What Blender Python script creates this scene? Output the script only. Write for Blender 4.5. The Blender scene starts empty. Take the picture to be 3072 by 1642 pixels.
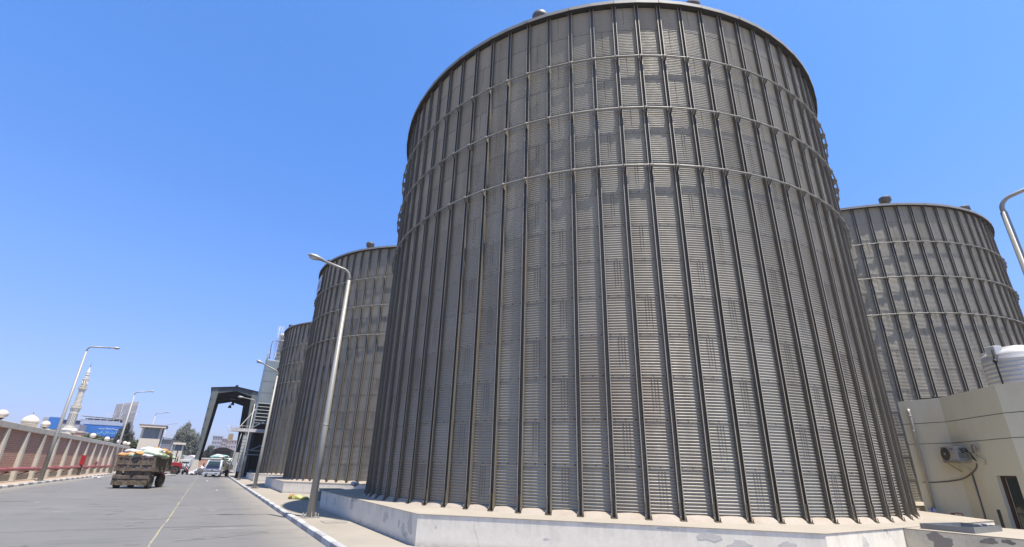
import bpy, math, random
import numpy as np
from mathutils import Vector, Matrix
rad = math.radians
PI = math.pi
random.seed(7)
RN = np.random.RandomState(11)
sc = bpy.context.scene
C = sc.collection

# ------------------------------------------------------------------ helpers
def V(*a): return Vector(a)

class MB:
    """collects vertices and faces, then links them as ONE mesh object"""
    def __init__(s): s.v = []; s.f = []; s.sm = []
    def add(s, vs, fs, smooth=False):
        o = len(s.v); s.v += [tuple(p) for p in vs]
        s.f += [tuple(i + o for i in f) for f in fs]; s.sm += [smooth] * len(fs); return s
    def box(s, x0, x1, y0, y1, z0, z1):
        return s.add([(x0,y0,z0),(x1,y0,z0),(x1,y1,z0),(x0,y1,z0),(x0,y0,z1),(x1,y0,z1),(x1,y1,z1),(x0,y1,z1)],
                     [(0,3,2,1),(4,5,6,7),(0,1,5,4),(1,2,6,5),(2,3,7,6),(3,0,4,7)])
    def bar(s, a, b, w, h, up=(0,0,1)):
        """box beam from a to b, w across, h along up"""
        a = Vector(a); b = Vector(b); d = (b - a).normalized(); u = Vector(up)
        if abs(d.dot(u)) > .98: u = Vector((0,1,0))
        r = d.cross(u).normalized(); u = r.cross(d).normalized()
        r *= w/2; u *= h/2
        return s.add([a-r-u, a+r-u, a+r+u, a-r+u, b-r-u, b+r-u, b+r+u, b-r+u],
                     [(0,1,2,3),(7,6,5,4),(0,4,5,1),(1,5,6,2),(2,6,7,3),(3,7,4,0)])
    def tube(s, pts, r, n=8, closed=False, smooth=True, caps=True):
        pts = [Vector(p) for p in pts]; m = len(pts)
        rs = r if isinstance(r, (list, tuple)) else [r]*m
        o = len(s.v); pu = None
        for i, p in enumerate(pts):
            if closed: d = (pts[(i+1) % m] - pts[i-1]).normalized()
            else: d = (pts[min(i+1, m-1)] - pts[max(i-1, 0)]).normalized()
            if pu is None:
                pu = Vector((0,0,1)) if abs(d.z) < .9 else Vector((0,1,0))
            a = d.cross(pu).normalized(); pu = a.cross(d).normalized()
            for k in range(n):
                t = 2*PI*k/n
                s.v.append(tuple(p + a*math.cos(t)*rs[i] + pu*math.sin(t)*rs[i]))
        for i in range(m if closed else m-1):
            j = (i+1) % m
            for k in range(n):
                s.f.append((o+i*n+k, o+j*n+k, o+j*n+(k+1) % n, o+i*n+(k+1) % n)); s.sm.append(smooth)
        if not closed and caps:
            s.f.append(tuple(o+k for k in range(n))); s.sm.append(False)
            s.f.append(tuple(o+(m-1)*n+k for k in reversed(range(n)))); s.sm.append(False)
        return s
    def lathe(s, prof, c=(0,0), n=24, smooth=True, sx=1, sy=1):
        o = len(s.v); m = len(prof)
        for r, z in prof:
            for k in range(n):
                t = 2*PI*k/n
                s.v.append((c[0]+r*math.cos(t)*sx, c[1]+r*math.sin(t)*sy, z))
        for i in range(m-1):
            for k in range(n):
                s.f.append((o+i*n+k, o+i*n+(k+1) % n, o+(i+1)*n+(k+1) % n, o+(i+1)*n+k)); s.sm.append(smooth)
        s.f.append(tuple(o+k for k in reversed(range(n)))); s.sm.append(False)
        s.f.append(tuple(o+(m-1)*n+k for k in range(n))); s.sm.append(False)
        return s
    def wheel(s, c, ax, prof, n=24):
        """lathe of (radius, offset along ax) round axis ax through c"""
        c = Vector(c); ax = Vector(ax).normalized(); u = Vector((0,0,1)); w = ax.cross(u).normalized()
        o = len(s.v); m = len(prof)
        for r, z in prof:
            for k in range(n):
                t = 2*PI*k/n; s.v.append(tuple(c + ax*z + u*math.cos(t)*r + w*math.sin(t)*r))
        for i in range(m-1):
            for k in range(n):
                s.f.append((o+i*n+k, o+(i+1)*n+k, o+(i+1)*n+(k+1) % n, o+i*n+(k+1) % n)); s.sm.append(True)
        s.f.append(tuple(o+k for k in range(n))); s.sm.append(False)
        s.f.append(tuple(o+(m-1)*n+k for k in reversed(range(n)))); s.sm.append(False)
        return s
    def prism(s, poly, z0, z1):
        n = len(poly)
        vs = [(x,y,z0) for x,y in poly] + [(x,y,z1) for x,y in poly]
        fs = [tuple(reversed(range(n))), tuple(range(n, 2*n))] + [(i,(i+1) % n,n+(i+1) % n,n+i) for i in range(n)]
        return s.add(vs, fs)
    def prism_dir(s, poly3, d):
        d = Vector(d); n = len(poly3); P = [Vector(p) for p in poly3]
        vs = P + [p + d for p in P]
        fs = [tuple(reversed(range(n))), tuple(range(n, 2*n))] + [(i,(i+1) % n,n+(i+1) % n,n+i) for i in range(n)]
        return s.add(vs, fs)
    def ball(s, c, rx, ry, rz, nu=16, nv=10, fn=None):
        vs = []; fs = []
        for j in range(nv+1):
            ph = -PI/2 + PI*j/nv
            for i in range(nu):
                t = 2*PI*i/nu
                x, y, z = math.cos(ph)*math.cos(t), math.cos(ph)*math.sin(t), math.sin(ph)
                k = fn(x,y,z) if fn else 1
                vs.append((c[0]+x*rx*k, c[1]+y*ry*k, c[2]+z*rz*k))
        for j in range(nv):
            for i in range(nu):
                fs.append((j*nu+i, j*nu+(i+1) % nu, (j+1)*nu+(i+1) % nu, (j+1)*nu+i))
        return s.add(vs, fs, True)
    def build(s, name, m, parent=None, org=(0,0,0), bevel=0):
        me = bpy.data.meshes.new(name)
        vs = [(a-org[0], b-org[1], c-org[2]) for a,b,c in s.v]
        me.from_pydata(vs, [], s.f); me.update()
        me.polygons.foreach_set('use_smooth', s.sm)
        me.materials.append(m)
        o = bpy.data.objects.new(name, me); C.objects.link(o)
        if parent: o.parent = parent
        if bevel:
            b = o.modifiers.new('bevel', 'BEVEL'); b.width = bevel; b.segments = 2; b.limit_method = 'ANGLE'; b.angle_limit = rad(40)
        return o

def thing(name, label, cat, loc=(0,0,0), rz=0, group=None):
    o = bpy.data.objects.new(name, None); C.objects.link(o); o.empty_display_size = .2
    o.location = loc; o.rotation_euler = (0,0,rz); tag(o, label, cat, group); return o
def tag(o, label, cat, group=None):
    o['label'] = label; o['category'] = cat
    if group: o['group'] = group
    return o
def struct(o): o['kind'] = 'structure'; return o
def kids(o): return [c for c in bpy.data.objects if c.parent is o]
def dup(root, loc, rz=None, label=None, group=None):
    r = root.copy(); C.objects.link(r); r.location = loc
    if rz is not None: r.rotation_euler = (0,0,rz)
    if label: r['label'] = label
    if group: r['group'] = group
    for ch in kids(root):
        c = ch.copy(); C.objects.link(c); c.parent = r
        for g in kids(ch):
            d = g.copy(); C.objects.link(d); d.parent = c
    return r

# ------------------------------------------------------------------ materials
KA = .66   # scales ramp and mix colours down, so less bounced light fills the shade
class NT:
    def __init__(s, name):
        s.m = bpy.data.materials.new(name); s.m.use_nodes = True
        s.t = s.m.node_tree; s.n = s.t.nodes; s.b = s.n['Principled BSDF']
        s.tc = s.n.new('ShaderNodeTexCoord')
    def new(s, typ, **kw):
        n = s.n.new(typ)
        for k, v in kw.items(): setattr(n, k, v)
        return n
    def link(s, a, b): s.t.links.new(a, b)
    def coords(s, scale=(1,1,1), loc=(0,0,0), rot=(0,0,0)):
        mp = s.new('ShaderNodeMapping'); mp.inputs['Scale'].default_value = scale; mp.inputs['Location'].default_value = loc
        mp.inputs['Rotation'].default_value = rot
        s.link(s.tc.outputs['Object'], mp.inputs['Vector']); return mp.outputs['Vector']
    def noise(s, scale=1, detail=4, rough=.55, stretch=(1,1,1), loc=(0,0,0), dist=0):
        n = s.new('ShaderNodeTexNoise'); n.inputs['Scale'].default_value = scale; n.inputs['Detail'].default_value = detail
        n.inputs['Roughness'].default_value = rough; n.inputs['Distortion'].default_value = dist
        s.link(s.coords(stretch, loc), n.inputs['Vector']); return n.outputs['Fac']
    def ramp(s, fac, stops, interp='LINEAR'):
        r = s.new('ShaderNodeValToRGB'); e = r.color_ramp.elements; r.color_ramp.interpolation = interp
        while len(e) < len(stops): e.new(.5)
        for q, (p, c) in zip(e, stops):
            q.position = p; q.color = (*(x*KA for x in c), 1) if isinstance(c, tuple) else (c, c, c, 1)
        s.link(fac, r.inputs['Fac']); return r.outputs['Color']
    def mix(s, fac, a, b, blend='MIX'):
        n = s.new('ShaderNodeMix', data_type='RGBA', blend_type=blend)
        for sock, val in ((n.inputs[0], fac), (n.inputs[6], a), (n.inputs[7], b)):
            if hasattr(val, 'is_linked') or hasattr(val, 'links'): s.link(val, sock)
            elif isinstance(val, tuple): sock.default_value = (*(x*KA for x in val), 1)
            else: sock.default_value = val
        return n.outputs[2]
    def math(s, op, a, b=None, clamp=False):
        n = s.new('ShaderNodeMath', operation=op); n.use_clamp = clamp
        for i, val in enumerate((a, b)):
            if val is None: continue
            if hasattr(val, 'links'): s.link(val, n.inputs[i])
            else: n.inputs[i].default_value = val
        return n.outputs[0]
    def sep(s):
        n = s.new('ShaderNodeSeparateXYZ'); s.link(s.tc.outputs['Object'], n.inputs[0]); return n.outputs
    def bump(s, h, strength=.3, dist=.02):
        b = s.new('ShaderNodeBump'); b.inputs['Strength'].default_value = strength; b.inputs['Distance'].default_value = dist
        s.link(h, b.inputs['Height']); s.link(b.outputs['Normal'], s.b.inputs['Normal'])
    def done(s, col, rough=.6, metal=0., spec=.5):
        if isinstance(col, tuple): s.b.inputs['Base Color'].default_value = (*col, 1)
        else: s.link(col, s.b.inputs['Base Color'])
        if hasattr(rough, 'links'): s.link(rough, s.b.inputs['Roughness'])
        else: s.b.inputs['Roughness'].default_value = rough
        s.b.inputs['Metallic'].default_value = metal; s.b.inputs['Specular IOR Level'].default_value = spec
        return s.m

def sc3(c, k): return tuple(min(1, x*k) for x in c)
_cache = {}
def plain(name, col, rough=.6, metal=0., var=.18, scale=3., bump=0., stretch=(1,1,1)):
    """a surface whose tone wanders a little, as painted or worn things do"""
    if name in _cache: return _cache[name]
    t = NT(name); f = t.noise(scale, 5, .6, stretch)
    c = t.ramp(f, [(.3, sc3(col, 1-var)), (.7, sc3(col, 1+var))])
    if bump: t.bump(f, bump, .02)
    _cache[name] = t.done(c, rough, metal); return _cache[name]
def stained(name, col, dirt, amount=.5, rough=.7, metal=0., scale=2., stretch=(1,1,.3), fine=30, bump=.15):
    if name in _cache: return _cache[name]
    t = NT(name); f = t.noise(scale, 7, .65, stretch); g = t.noise(fine, 3, .6)
    c = t.ramp(g, [(.3, sc3(col, .9)), (.7, sc3(col, 1.1))])
    k = t.ramp(f, [(.62-.3*amount, 0.), (.72-.1*amount, 1.)])
    k = t.math('MULTIPLY', k, min(1, .35+amount*.6))
    c = t.mix(k, c, dirt)
    t.bump(g, bump, .01)
    _cache[name] = t.done(c, rough, metal); return _cache[name]

def mat_silo():
    t = NT('weathered_galvanised_sheet')
    at = t.new('ShaderNodeAttribute', attribute_name='tone')
    base = t.ramp(at.outputs['Fac'], [(0., (.395,.374,.312)), (.5, (.440,.417,.348)), (1., (.490,.464,.388))])
    st = t.noise(1.3, 6, .6, (1.4,1.4,.12)); blot = t.noise(.22, 4, .6)
    k = t.ramp(st, [(.48, 0.), (.72, .55)])
    c = t.mix(k, base, (.24,.205,.14))
    z = t.sep()[2]
    low = t.ramp(t.math('DIVIDE', z, 17.), [(.0, .9), (.32, .45), (.55, .1)])
    rust = t.math('MULTIPLY', low, t.ramp(blot, [(.42, 0.), (.66, .75)]))
    c = t.mix(rust, c, (.36,.275,.20))
    foot = t.ramp(z, [(.0, .75), (.3, .35), (.75, 0.)])
    c = t.mix(foot, c, (.15,.135,.115))
    rg = t.ramp(t.noise(5, 4), [(.3, .48), (.7, .60)])
    return t.done(c, rg, .22, .5)
M = {}
M['silo'] = mat_silo()
M['rib'] = stained('galvanised_rib_steel', (.215,.18,.125), (.135,.108,.07), .5, .6, .2, 1.6, (2,2,.15))
M['zinc'] = stained('sunlit_zinc_lip', (.50,.455,.37), (.34,.30,.235), .35, .55, .2, 1.4, (2,2,.2))  # lips kept bright as if sunlit; the darker rib body carries the shade
M['eave_shade'] = plain('eave_shade_black', (.035,.033,.03), .9)  # near-black underside: shade of the overhang put into the colour
M['ring'] = stained('galvanised_ring_pipe', (.36,.34,.29), (.25,.22,.17), .4, .55, .2)
M['bolt'] = plain('bolt_steel', (.16,.15,.14), .5, .6)
M['eave'] = stained('roof_edge_sheet', (.34,.325,.29), (.24,.22,.18), .4, .6, .1, 1.2, (1,1,1))
M['vent'] = plain('vent_cowl_grey', (.16,.155,.145), .6, .3)

def mat_white_plaster():
    t = NT('whitewashed_plaster')
    a = t.noise(1.1, 6, .65, (1,1,.8)); b = t.noise(9, 5, .65); cnt = t.noise(.45, 3, .6, loc=(4,2,9))
    c = t.ramp(b, [(.3, (.97,.895,.74)), (.7, (1.08,1.0,.84))])
    c = t.mix(t.ramp(a, [(.5, 0.), (.78, .55)]), c, (.72,.66,.57))
    # streaks running down from the top edge
    sx = t.noise(3.2, 5, .7, (1,1,.05)); z = t.sep()[2]
    top = t.ramp(z, [(.25, 0.), (.64, 1.)])
    c = t.mix(t.math('MULTIPLY', top, t.ramp(sx, [(.42, 0.), (.7, .6)])), c, (.60,.54,.45))
    low = t.ramp(z, [(.0, .6), (.16, 0.)])
    c = t.mix(t.math('MULTIPLY', low, t.ramp(b, [(.35, .2), (.6, 1.)])), c, (.34,.30,.25))
    v = t.new('ShaderNodeTexVoronoi', feature='DISTANCE_TO_EDGE'); v.inputs['Scale'].default_value = .55
    n2 = t.new('ShaderNodeTexNoise'); n2.inputs['Scale'].default_value = 2.2; n2.inputs['Detail'].default_value = 6
    mv = t.new('ShaderNodeMix', data_type='VECTOR'); mv.inputs[0].default_value = .35
    t.link(t.tc.outputs['Object'], n2.inputs['Vector']); t.link(t.tc.outputs['Object'], mv.inputs[4]); t.link(n2.outputs['Color'], mv.inputs[5])
    t.link(mv.outputs[1], v.inputs['Vector'])
    crack = t.ramp(v.outputs['Distance'], [(.0, 1.), (.006, 0.)])
    crack = t.math('MULTIPLY', crack, t.ramp(cnt, [(.5, 0.), (.6, .65)]))
    c = t.mix(crack, c, (.23,.21,.19))
    t.bump(a, .35, .03)
    return t.done(c, .85)
M['plaster'] = mat_white_plaster()
def mat_topslab():
    t = NT('pale_screed'); a = t.noise(.6, 6, .6); b = t.noise(14, 4, .6)
    c = t.ramp(a, [(.3, (.40,.35,.275)), (.7, (.48,.42,.335))])
    c = t.mix(t.ramp(b, [(.55, 0.), (.75, .35)]), c, (.33,.29,.23))
    t.bump(b, .12, .01); return t.done(c, .9)
M['slab'] = mat_topslab()
M['bare'] = stained('bare_cement_render', (.74,.70,.62), (.56,.52,.45), .4, .95, 0, 6, (1,1,1), 60, .4)
M['skirt'] = stained('mortar_skirt', (.47,.405,.33), (.37,.28,.20), .5, .9, 0, 1.5, (1,1,1))
M['tan'] = stained('tan_painted_render', (1.2,1.04,.76), (.92,.77,.54), .45, .85, 0, .5, (1,1,.45), 25, .1)
M['tan_low'] = stained('dusty_cream_render', (.95,.83,.62), (.62,.51,.37), .5, .9, 0, 2.2, (1,1,1), 30, .3)

def mat_road():
    t = NT('worn_concrete_road')
    a = t.noise(.16, 5, .6); b = t.noise(40, 3, .6); s = t.noise(.5, 6, .6, (1,.06,1)); w = t.noise(.9, 6, .68, (.22,1.6,1))
    c = t.ramp(a, [(.3, (.185,.178,.168)), (.7, (.225,.215,.200))])
    c = t.mix(t.ramp(s, [(.45, 0.), (.75, .45)]), c, (.155,.150,.142))
    c = t.mix(t.ramp(w, [(.57, 0.), (.64, .6)]), c, (.115,.112,.106))
    w2 = t.noise(1.3, 6, .7, (.3,1.2,1), (7,3,1))
    c = t.mix(t.ramp(w2, [(.62, 0.), (.69, .6)]), c, (.33,.31,.275))
    c = t.mix(t.ramp(b, [(.3, .25), (.6, 0.)]), c, (.13,.127,.12))
    spot = t.noise(2.1, 3, .5, (.55,1.3,1), (3,8,0))
    c = t.mix(t.ramp(spot, [(.64, 0.), (.70, .55)]), c, (.12,.115,.108))
    # sand gathered along both kerbs
    x = t.sep()[0]
    ed = t.math('ADD', t.ramp(t.math('MULTIPLY', t.math('ADD', x, 9.75), .5), [(.0, .8), (.6, 0.)]), t.ramp(t.math('MULTIPLY', t.math('SUBTRACT', 2.75, x), .6), [(.0, .95), (.85, 0.)]))
    c = t.mix(t.math('MULTIPLY', ed, t.ramp(t.noise(1.2, 5, .6), [(.3, .55), (.6, 1.)])), c, (.36,.325,.27))
    t.bump(b, .15, .006)
    return t.done(c, .75)
M['road'] = mat_road()
def mat_pave():
    t = NT('dusty_paving'); a = t.noise(.5, 6, .62); b = t.noise(18, 5, .65); s = t.noise(1.2, 5, .6, (1,.3,1))
    c = t.ramp(a, [(.3, (.355,.315,.255)), (.7, (.44,.39,.315))])
    c = t.mix(t.ramp(s, [(.58, 0.), (.72, .5)]), c, (.30,.27,.225))
    c = t.mix(t.ramp(b, [(.55, 0.), (.72, .35)]), c, (.27,.24,.195))
    t.bump(b, .2, .01); return t.done(c, .92)
M['pave'] = mat_pave()
def mat_pave_left():
    t = NT('sandy_pink_paving'); a = t.noise(.5, 6, .62); b = t.noise(18, 5, .65)
    c = t.ramp(a, [(.3, (.42,.33,.255)), (.7, (.50,.40,.315))])
    c = t.mix(t.ramp(b, [(.55, 0.), (.72, .35)]), c, (.36,.30,.25)); return t.done(c, .92)
M['pave_left'] = mat_pave_left()
M['ground'] = plain('sandy_ground', (.34,.30,.24), .95, 0, .2, .08)
def mat_kerb(dark):
    t = NT('striped_kerb_paint'); y = t.sep()[1]
    f = t.math('FRACT', t.math('MULTIPLY', y, .5)); k = t.ramp(f, [(.0, 0.), (.5, 1.)], 'CONSTANT')
    n = t.noise(7, 5, .7); n2 = t.noise(1.2, 4, .6)
    wh = t.ramp(n, [(.36, (.38,.36,.33)), (.45, (.68,.68,.66)), (.7, (.74,.74,.72))])
    dk = t.ramp(n, [(.38, (.42,.40,.37)), (.5, dark), (.7, sc3(dark, .8))])
    c = t.mix(k, wh, dk); c = t.mix(t.ramp(n2, [(.5, 0.), (.66, .5)]), c, (.52,.48,.42))
    j = t.math('FRACT', y); jj = t.ramp(j, [(.0, 1.), (.02, 0.), (.98, 0.), (1., 1.)])
    c = t.mix(jj, c, (.16,.15,.14)); t.bump(n, .3, .02)
    return t.done(c, .85)
M['kerb_r'] = mat_kerb((.46,.46,.46)); M['kerb_l'] = mat_kerb((.26,.26,.27))
def mat_yellow():
    t = NT('worn_yellow_line'); n = t.noise(2.2, 7, .75, (3,.5,1))
    c = t.ramp(n, [(.40, (.30,.285,.25)), (.54, (.42,.37,.22)), (.70, (.54,.44,.18))]); return t.done(c, .8)
M['yellow'] = mat_yellow()

def mat_brick():
    t = NT('red_brick_wall'); b = t.new('ShaderNodeTexBrick')
    cmb = t.new('ShaderNodeCombineXYZ'); s = t.sep(); t.link(s[1], cmb.inputs[0]); t.link(s[2], cmb.inputs[1])
    t.link(cmb.outputs[0], b.inputs['Vector']); b.inputs['Scale'].default_value = 1
    b.inputs['Brick Width'].default_value = .26; b.inputs['Row Height'].default_value = .12; b.inputs['Mortar Size'].default_value = .016
    b.inputs['Color1'].default_value = (.44,.20,.125,1); b.inputs['Color2'].default_value = (.34,.145,.09,1); b.inputs['Mortar'].default_value = (.50,.40,.31,1)
    n = t.noise(.8, 5, .6); z = s[2]
    c = t.mix(t.ramp(n, [(.5, 0.), (.7, .4)]), b.outputs['Color'], (.42,.31,.25))
    c = t.mix(t.ramp(z, [(.35, .75), (.55, .12), (1., 0.)]), c, (.48,.41,.33))
    t.bump(b.outputs['Fac'], -.4, .01); return t.done(c, .9)
M['brick'] = mat_brick()
M['conc'] = stained('weathered_concrete', (.74,.68,.57), (.52,.46,.38), .4, .9, 0, 1.3, (1,1,.6), 25, .2)
M['wall_base'] = stained('stained_wall_footing', (.36,.31,.25), (.24,.205,.165), .5, .9)
M['redpipe'] = stained('faded_red_pipe', (.38,.085,.085), (.40,.20,.18), .45, .5, 0, 3, (1,1,1))
M['red'] = plain('fire_red_paint', (.50,.02,.02), .4, 0, .1)
M['blackiron'] = plain('black_iron', (.03,.03,.03), .6, .3)
M['globe'] = plain('opal_globe', (.92,.80,.68), .35, 0, .08, 2)
M['pole'] = stained('grey_painted_pole', (.40,.39,.355), (.30,.285,.25), .4, .5, .2, 2, (3,3,.3))
M['polehead'] = plain('lamp_housing_grey', (.45,.45,.44), .45, .2, .1)
M['lens'] = plain('lamp_lens', (.62,.62,.58), .25, 0, .1)
M['rust'] = stained('rusted_trailer_steel', (.15,.105,.07), (.30,.235,.175), .6, .85, 0, 4, (1,1,1), 40, .5)
M['tailgate'] = stained('scraped_tailgate', (.115,.078,.052), (.36,.32,.285), .55, .8, 0, 6, (1,1,2.2), 30, .5)
M['oldpaint'] = stained('dusty_old_green_paint', (.21,.19,.13), (.11,.08,.055), .5, .8, 0, 5, (1,3,.4))
M['mud'] = stained('dusty_mud_flap', (.13,.098,.066), (.30,.245,.175), .35, .95, 0, 3, (1,1,1.5))
M['tyre'] = stained('dusty_tyre', (.05,.042,.035), (.17,.13,.095), .5, .9, 0, 5, (1,1,1))
M['rim'] = stained('muddy_rim', (.20,.15,.10), (.33,.26,.19), .5, .8)
M['dark'] = plain('dark_underside', (.02,.02,.02), .8)
def mat_sack(name, base, stripe, freq=3.2, duty=.35, stripe2=None):
    t = NT(name); y = t.sep()[1]; n = t.noise(9, 5, .6)
    f = t.math('FRACT', t.math('ADD', t.math('MULTIPLY', y, freq), .35))
    k = t.ramp(f, [(.0, 0.), (.05, 1.), (duty, 1.), (duty+.06, 0.)])
    c = t.mix(k, base, stripe)
    if stripe2: c = t.mix(t.ramp(f, [(.55, 0.), (.6, 1.), (.8, 1.), (.85, 0.)]), c, stripe2)
    c = t.mix(t.ramp(n, [(.5, 0.), (.75, .3)]), c, sc3(base, .7)); t.bump(n, .45, .02)
    return t.done(c, .6)
M['sack_blue'] = mat_sack('white_blue_sack', (.70,.71,.74), (.36,.50,.72), 2.4, .3)
M['sack_orange'] = mat_sack('orange_striped_sack', (.66,.36,.13), (.66,.64,.68), 2.6, .42, (.60,.30,.10))
M['sack_allorange'] = mat_sack('orange_sack', (.62,.33,.10), (.52,.26,.07), 3, .2)
M['sack_green'] = mat_sack('pale_green_sack', (.50,.60,.46), (.66,.71,.66), 2.1, .5)
M['sack_olive'] = mat_sack('green_grey_sack', (.40,.49,.32), (.60,.66,.55), 2.6, .4)
M['sack_teal'] = mat_sack('teal_sack', (.34,.60,.55), (.50,.70,.66), 3, .4)
M['sack_white'] = mat_sack('white_sack', (.66,.66,.65), (.58,.60,.63), 3, .3)
M['sack_dark'] = mat_sack('dark_green_sack', (.05,.10,.085), (.36,.44,.41), 4, .35)
M['plastic'] = plain('crumpled_white_plastic', (.72,.69,.70), .5, 0, .12, 6, .5)
M['truckwhite'] = plain('white_truck_paint', (.62,.66,.72), .3, 0, .05, 1)
M['glass'] = plain('dark_glass', (.03,.055,.06), .06, 0, .2, 1)
M['navy'] = plain('navy_trim', (.03,.045,.12), .35)
M['chrome'] = plain('bright_metal', (.6,.6,.6), .25, .9)
M['lamp_clear'] = plain('headlamp_glass', (.35,.38,.42), .15, .3)
M['amber'] = plain('amber_lens', (.6,.2,.02), .3)
M['woodgrey'] = stained('greyed_bed_boards', (.22,.21,.175), (.13,.12,.10), .5, .85)
M['tarp'] = plain('black_brown_tarp', (.016,.012,.012), .8, 0, .3, 2, .3)
M['steelblue'] = stained('blue_grey_steel', (.15,.175,.185), (.10,.115,.12), .3, .5, .3, 1, (1,1,.4))
M['steelgreen'] = stained('grey_green_steel', (.17,.185,.165), (.11,.12,.11), .35, .55, .2, 1, (1,1,.4))
M['rafter'] = plain('dark_blue_grey_rafter', (.07,.08,.085), .6, .2)
M['clad'] = plain('dark_cladding', (.016,.018,.020), .7, .2)  # near-black: on the canopy its inner shade is part of the colour
M['galv'] = stained('pale_galvanised_panel', (.40,.46,.49), (.32,.36,.37), .5, .4, .45, .7, (1,1,.5))
M['offwhite'] = plain('chalky_white_paint', (.55,.55,.52), .6, 0, .12)
M['tray'] = stained('grey_steel_tray', (.33,.345,.35), (.24,.24,.235), .4, .4, .5)
M['pvc'] = stained('yellowed_pvc_pipe', (.56,.52,.44), (.40,.30,.20), .4, .5)
M['cable'] = plain('dusty_cable', (.20,.17,.13), .8)
M['ac'] = plain('ac_off_white', (.52,.50,.46), .5, 0, .08)
M['fan'] = plain('rusty_fan_grille', (.085,.06,.042), .7, .2)
M['badge'] = plain('blue_badge', (.05,.04,.35), .4)
M['brown'] = plain('brown_door_frame', (.075,.035,.022), .5)
M['tankw'] = plain('white_polyethylene', (.68,.67,.65), .35, 0, .06, 2)
M['stone'] = stained('pale_minaret_stone', (.80,.73,.60), (.62,.56,.45), .3, .85)
M['dome'] = stained('cream_dome', (.82,.73,.57), (.66,.57,.43), .3, .8)
M['signblue'] = plain('sign_blue', (.035,.19,.56), .5, 0, .1, .3)
M['signcyan'] = plain('sign_pale_blue', (.30,.62,.86), .5)
M['signwhite'] = plain('sign_white', (.74,.78,.85), .5)
M['band'] = plain('pale_blue_band', (.42,.48,.60), .6, 0, .08, .5)
M['hazebuild'] = plain('far_blue_grey_wall', (.36,.38,.46), .9, 0, .1, .3)  # far walls have the distance haze mixed into their colours
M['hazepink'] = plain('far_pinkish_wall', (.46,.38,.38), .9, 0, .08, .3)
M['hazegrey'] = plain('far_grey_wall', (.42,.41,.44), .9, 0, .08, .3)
M['farwin'] = plain('far_window', (.16,.17,.20), .4)
M['lattice'] = plain('pale_lattice_steel', (.66,.64,.64), .7, 0, .12, 1)
M['lattice_dk'] = plain('grey_lattice_back', (.46,.45,.46), .8, 0, .15, 2)
M['leaf_grey'] = plain('grey_green_leaves', (.25,.26,.20), .8, 0, .45, .6)
M['leaf_dark'] = plain('dusty_dark_leaves', (.115,.115,.09), .8, 0, .45, .6)
M['leaf_green'] = plain('green_leaves', (.13,.165,.08), .8, 0, .4, .6)
M['bark'] = plain('bark', (.13,.11,.09), .9)
M['tractor'] = plain('tractor_red', (.42,.025,.022), .4, 0, .15)
M['tractor_rim'] = plain('tractor_rim_red', (.40,.04,.035), .5)
M['engine'] = plain('oily_engine', (.035,.033,.03), .6, .3)
M['skin'] = plain('skin', (.25,.14,.09), .6, 0, .05)
M['shirt'] = plain('white_shirt', (.62,.64,.68), .8, 0, .06)
M['trousers'] = plain('grey_trousers', (.14,.14,.15), .8)
M['hair'] = plain('black_hair', (.015,.013,.012), .7)
M['signpanel'] = plain('white_sign_panel', (.60,.63,.68), .5)
M['melon'] = plain('yellow_green_bag', (.60,.60,.20), .5, 0, .35, 5, .4)
M['melon_g'] = plain('green_bag_end', (.38,.48,.14), .5, 0, .2)
M['orange_print'] = plain('orange_print', (.52,.30,.10), .5)
M['bluedrum'] = plain('dark_blue_plastic', (.02,.03,.06), .45)
M['greenconc'] = stained('mossy_concrete', (.34,.345,.28), (.24,.24,.19), .5, .9)
M['crate'] = plain('tan_chute_boards', (.45,.37,.26), .8, 0, .15, 4)
M['joint'] = plain('bitumen_joint', (.10,.10,.10), .9)
M['roofred'] = plain('rusty_red_roof_edge', (.36,.22,.17), .8)

# ------------------------------------------------------------------ camera, sun, sky
f_px, pit, roll, yaw = 1388., rad(20.49), rad(1.69), rad(31.25)
F = V(math.sin(yaw)*math.cos(pit), math.cos(yaw)*math.cos(pit), math.sin(pit))
R0 = V(math.cos(yaw), -math.sin(yaw), 0); U0 = R0.cross(F)
Rr = R0*math.cos(roll) + U0*math.sin(roll); Uu = -R0*math.sin(roll) + U0*math.cos(roll)
cam = bpy.data.cameras.new('camera'); co = bpy.data.objects.new('camera', cam); C.objects.link(co)
co.matrix_world = Matrix(((Rr.x,Uu.x,-F.x,0),(Rr.y,Uu.y,-F.y,0),(Rr.z,Uu.z,-F.z,1.6),(0,0,0,1)))
cam.sensor_width = 36; cam.sensor_fit = 'HORIZONTAL'; cam.lens = 36*f_px/3072; cam.shift_y = 75.4/3072
cam.clip_start = .1; cam.clip_end = 5000; sc.camera = co

SAZ, SEL = rad(288), rad(71)
sd = V(math.cos(SAZ)*math.cos(SEL), math.sin(SAZ)*math.cos(SEL), math.sin(SEL))
sl = bpy.data.lights.new('sun', 'SUN'); so = bpy.data.objects.new('sun', sl); C.objects.link(so)
sl.energy = 3.7; sl.angle = rad(.53); sl.color = (1, .93, .83); so.rotation_euler = sd.to_track_quat('Z', 'Y').to_euler(); so.location = (0,-20,60)
w = bpy.data.worlds.new('World'); sc.world = w; w.use_nodes = True; wt = w.node_tree
bg = wt.nodes['Background']; sky = wt.nodes.new('ShaderNodeTexSky'); sky.sky_type = 'NISHITA'; sky.sun_disc = False
sky.sun_elevation = SEL; sky.sun_rotation = PI/2 - SAZ; sky.air_density = 1.0; sky.dust_density = 1.2; sky.ozone_density = 8.0; sky.altitude = 0
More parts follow.
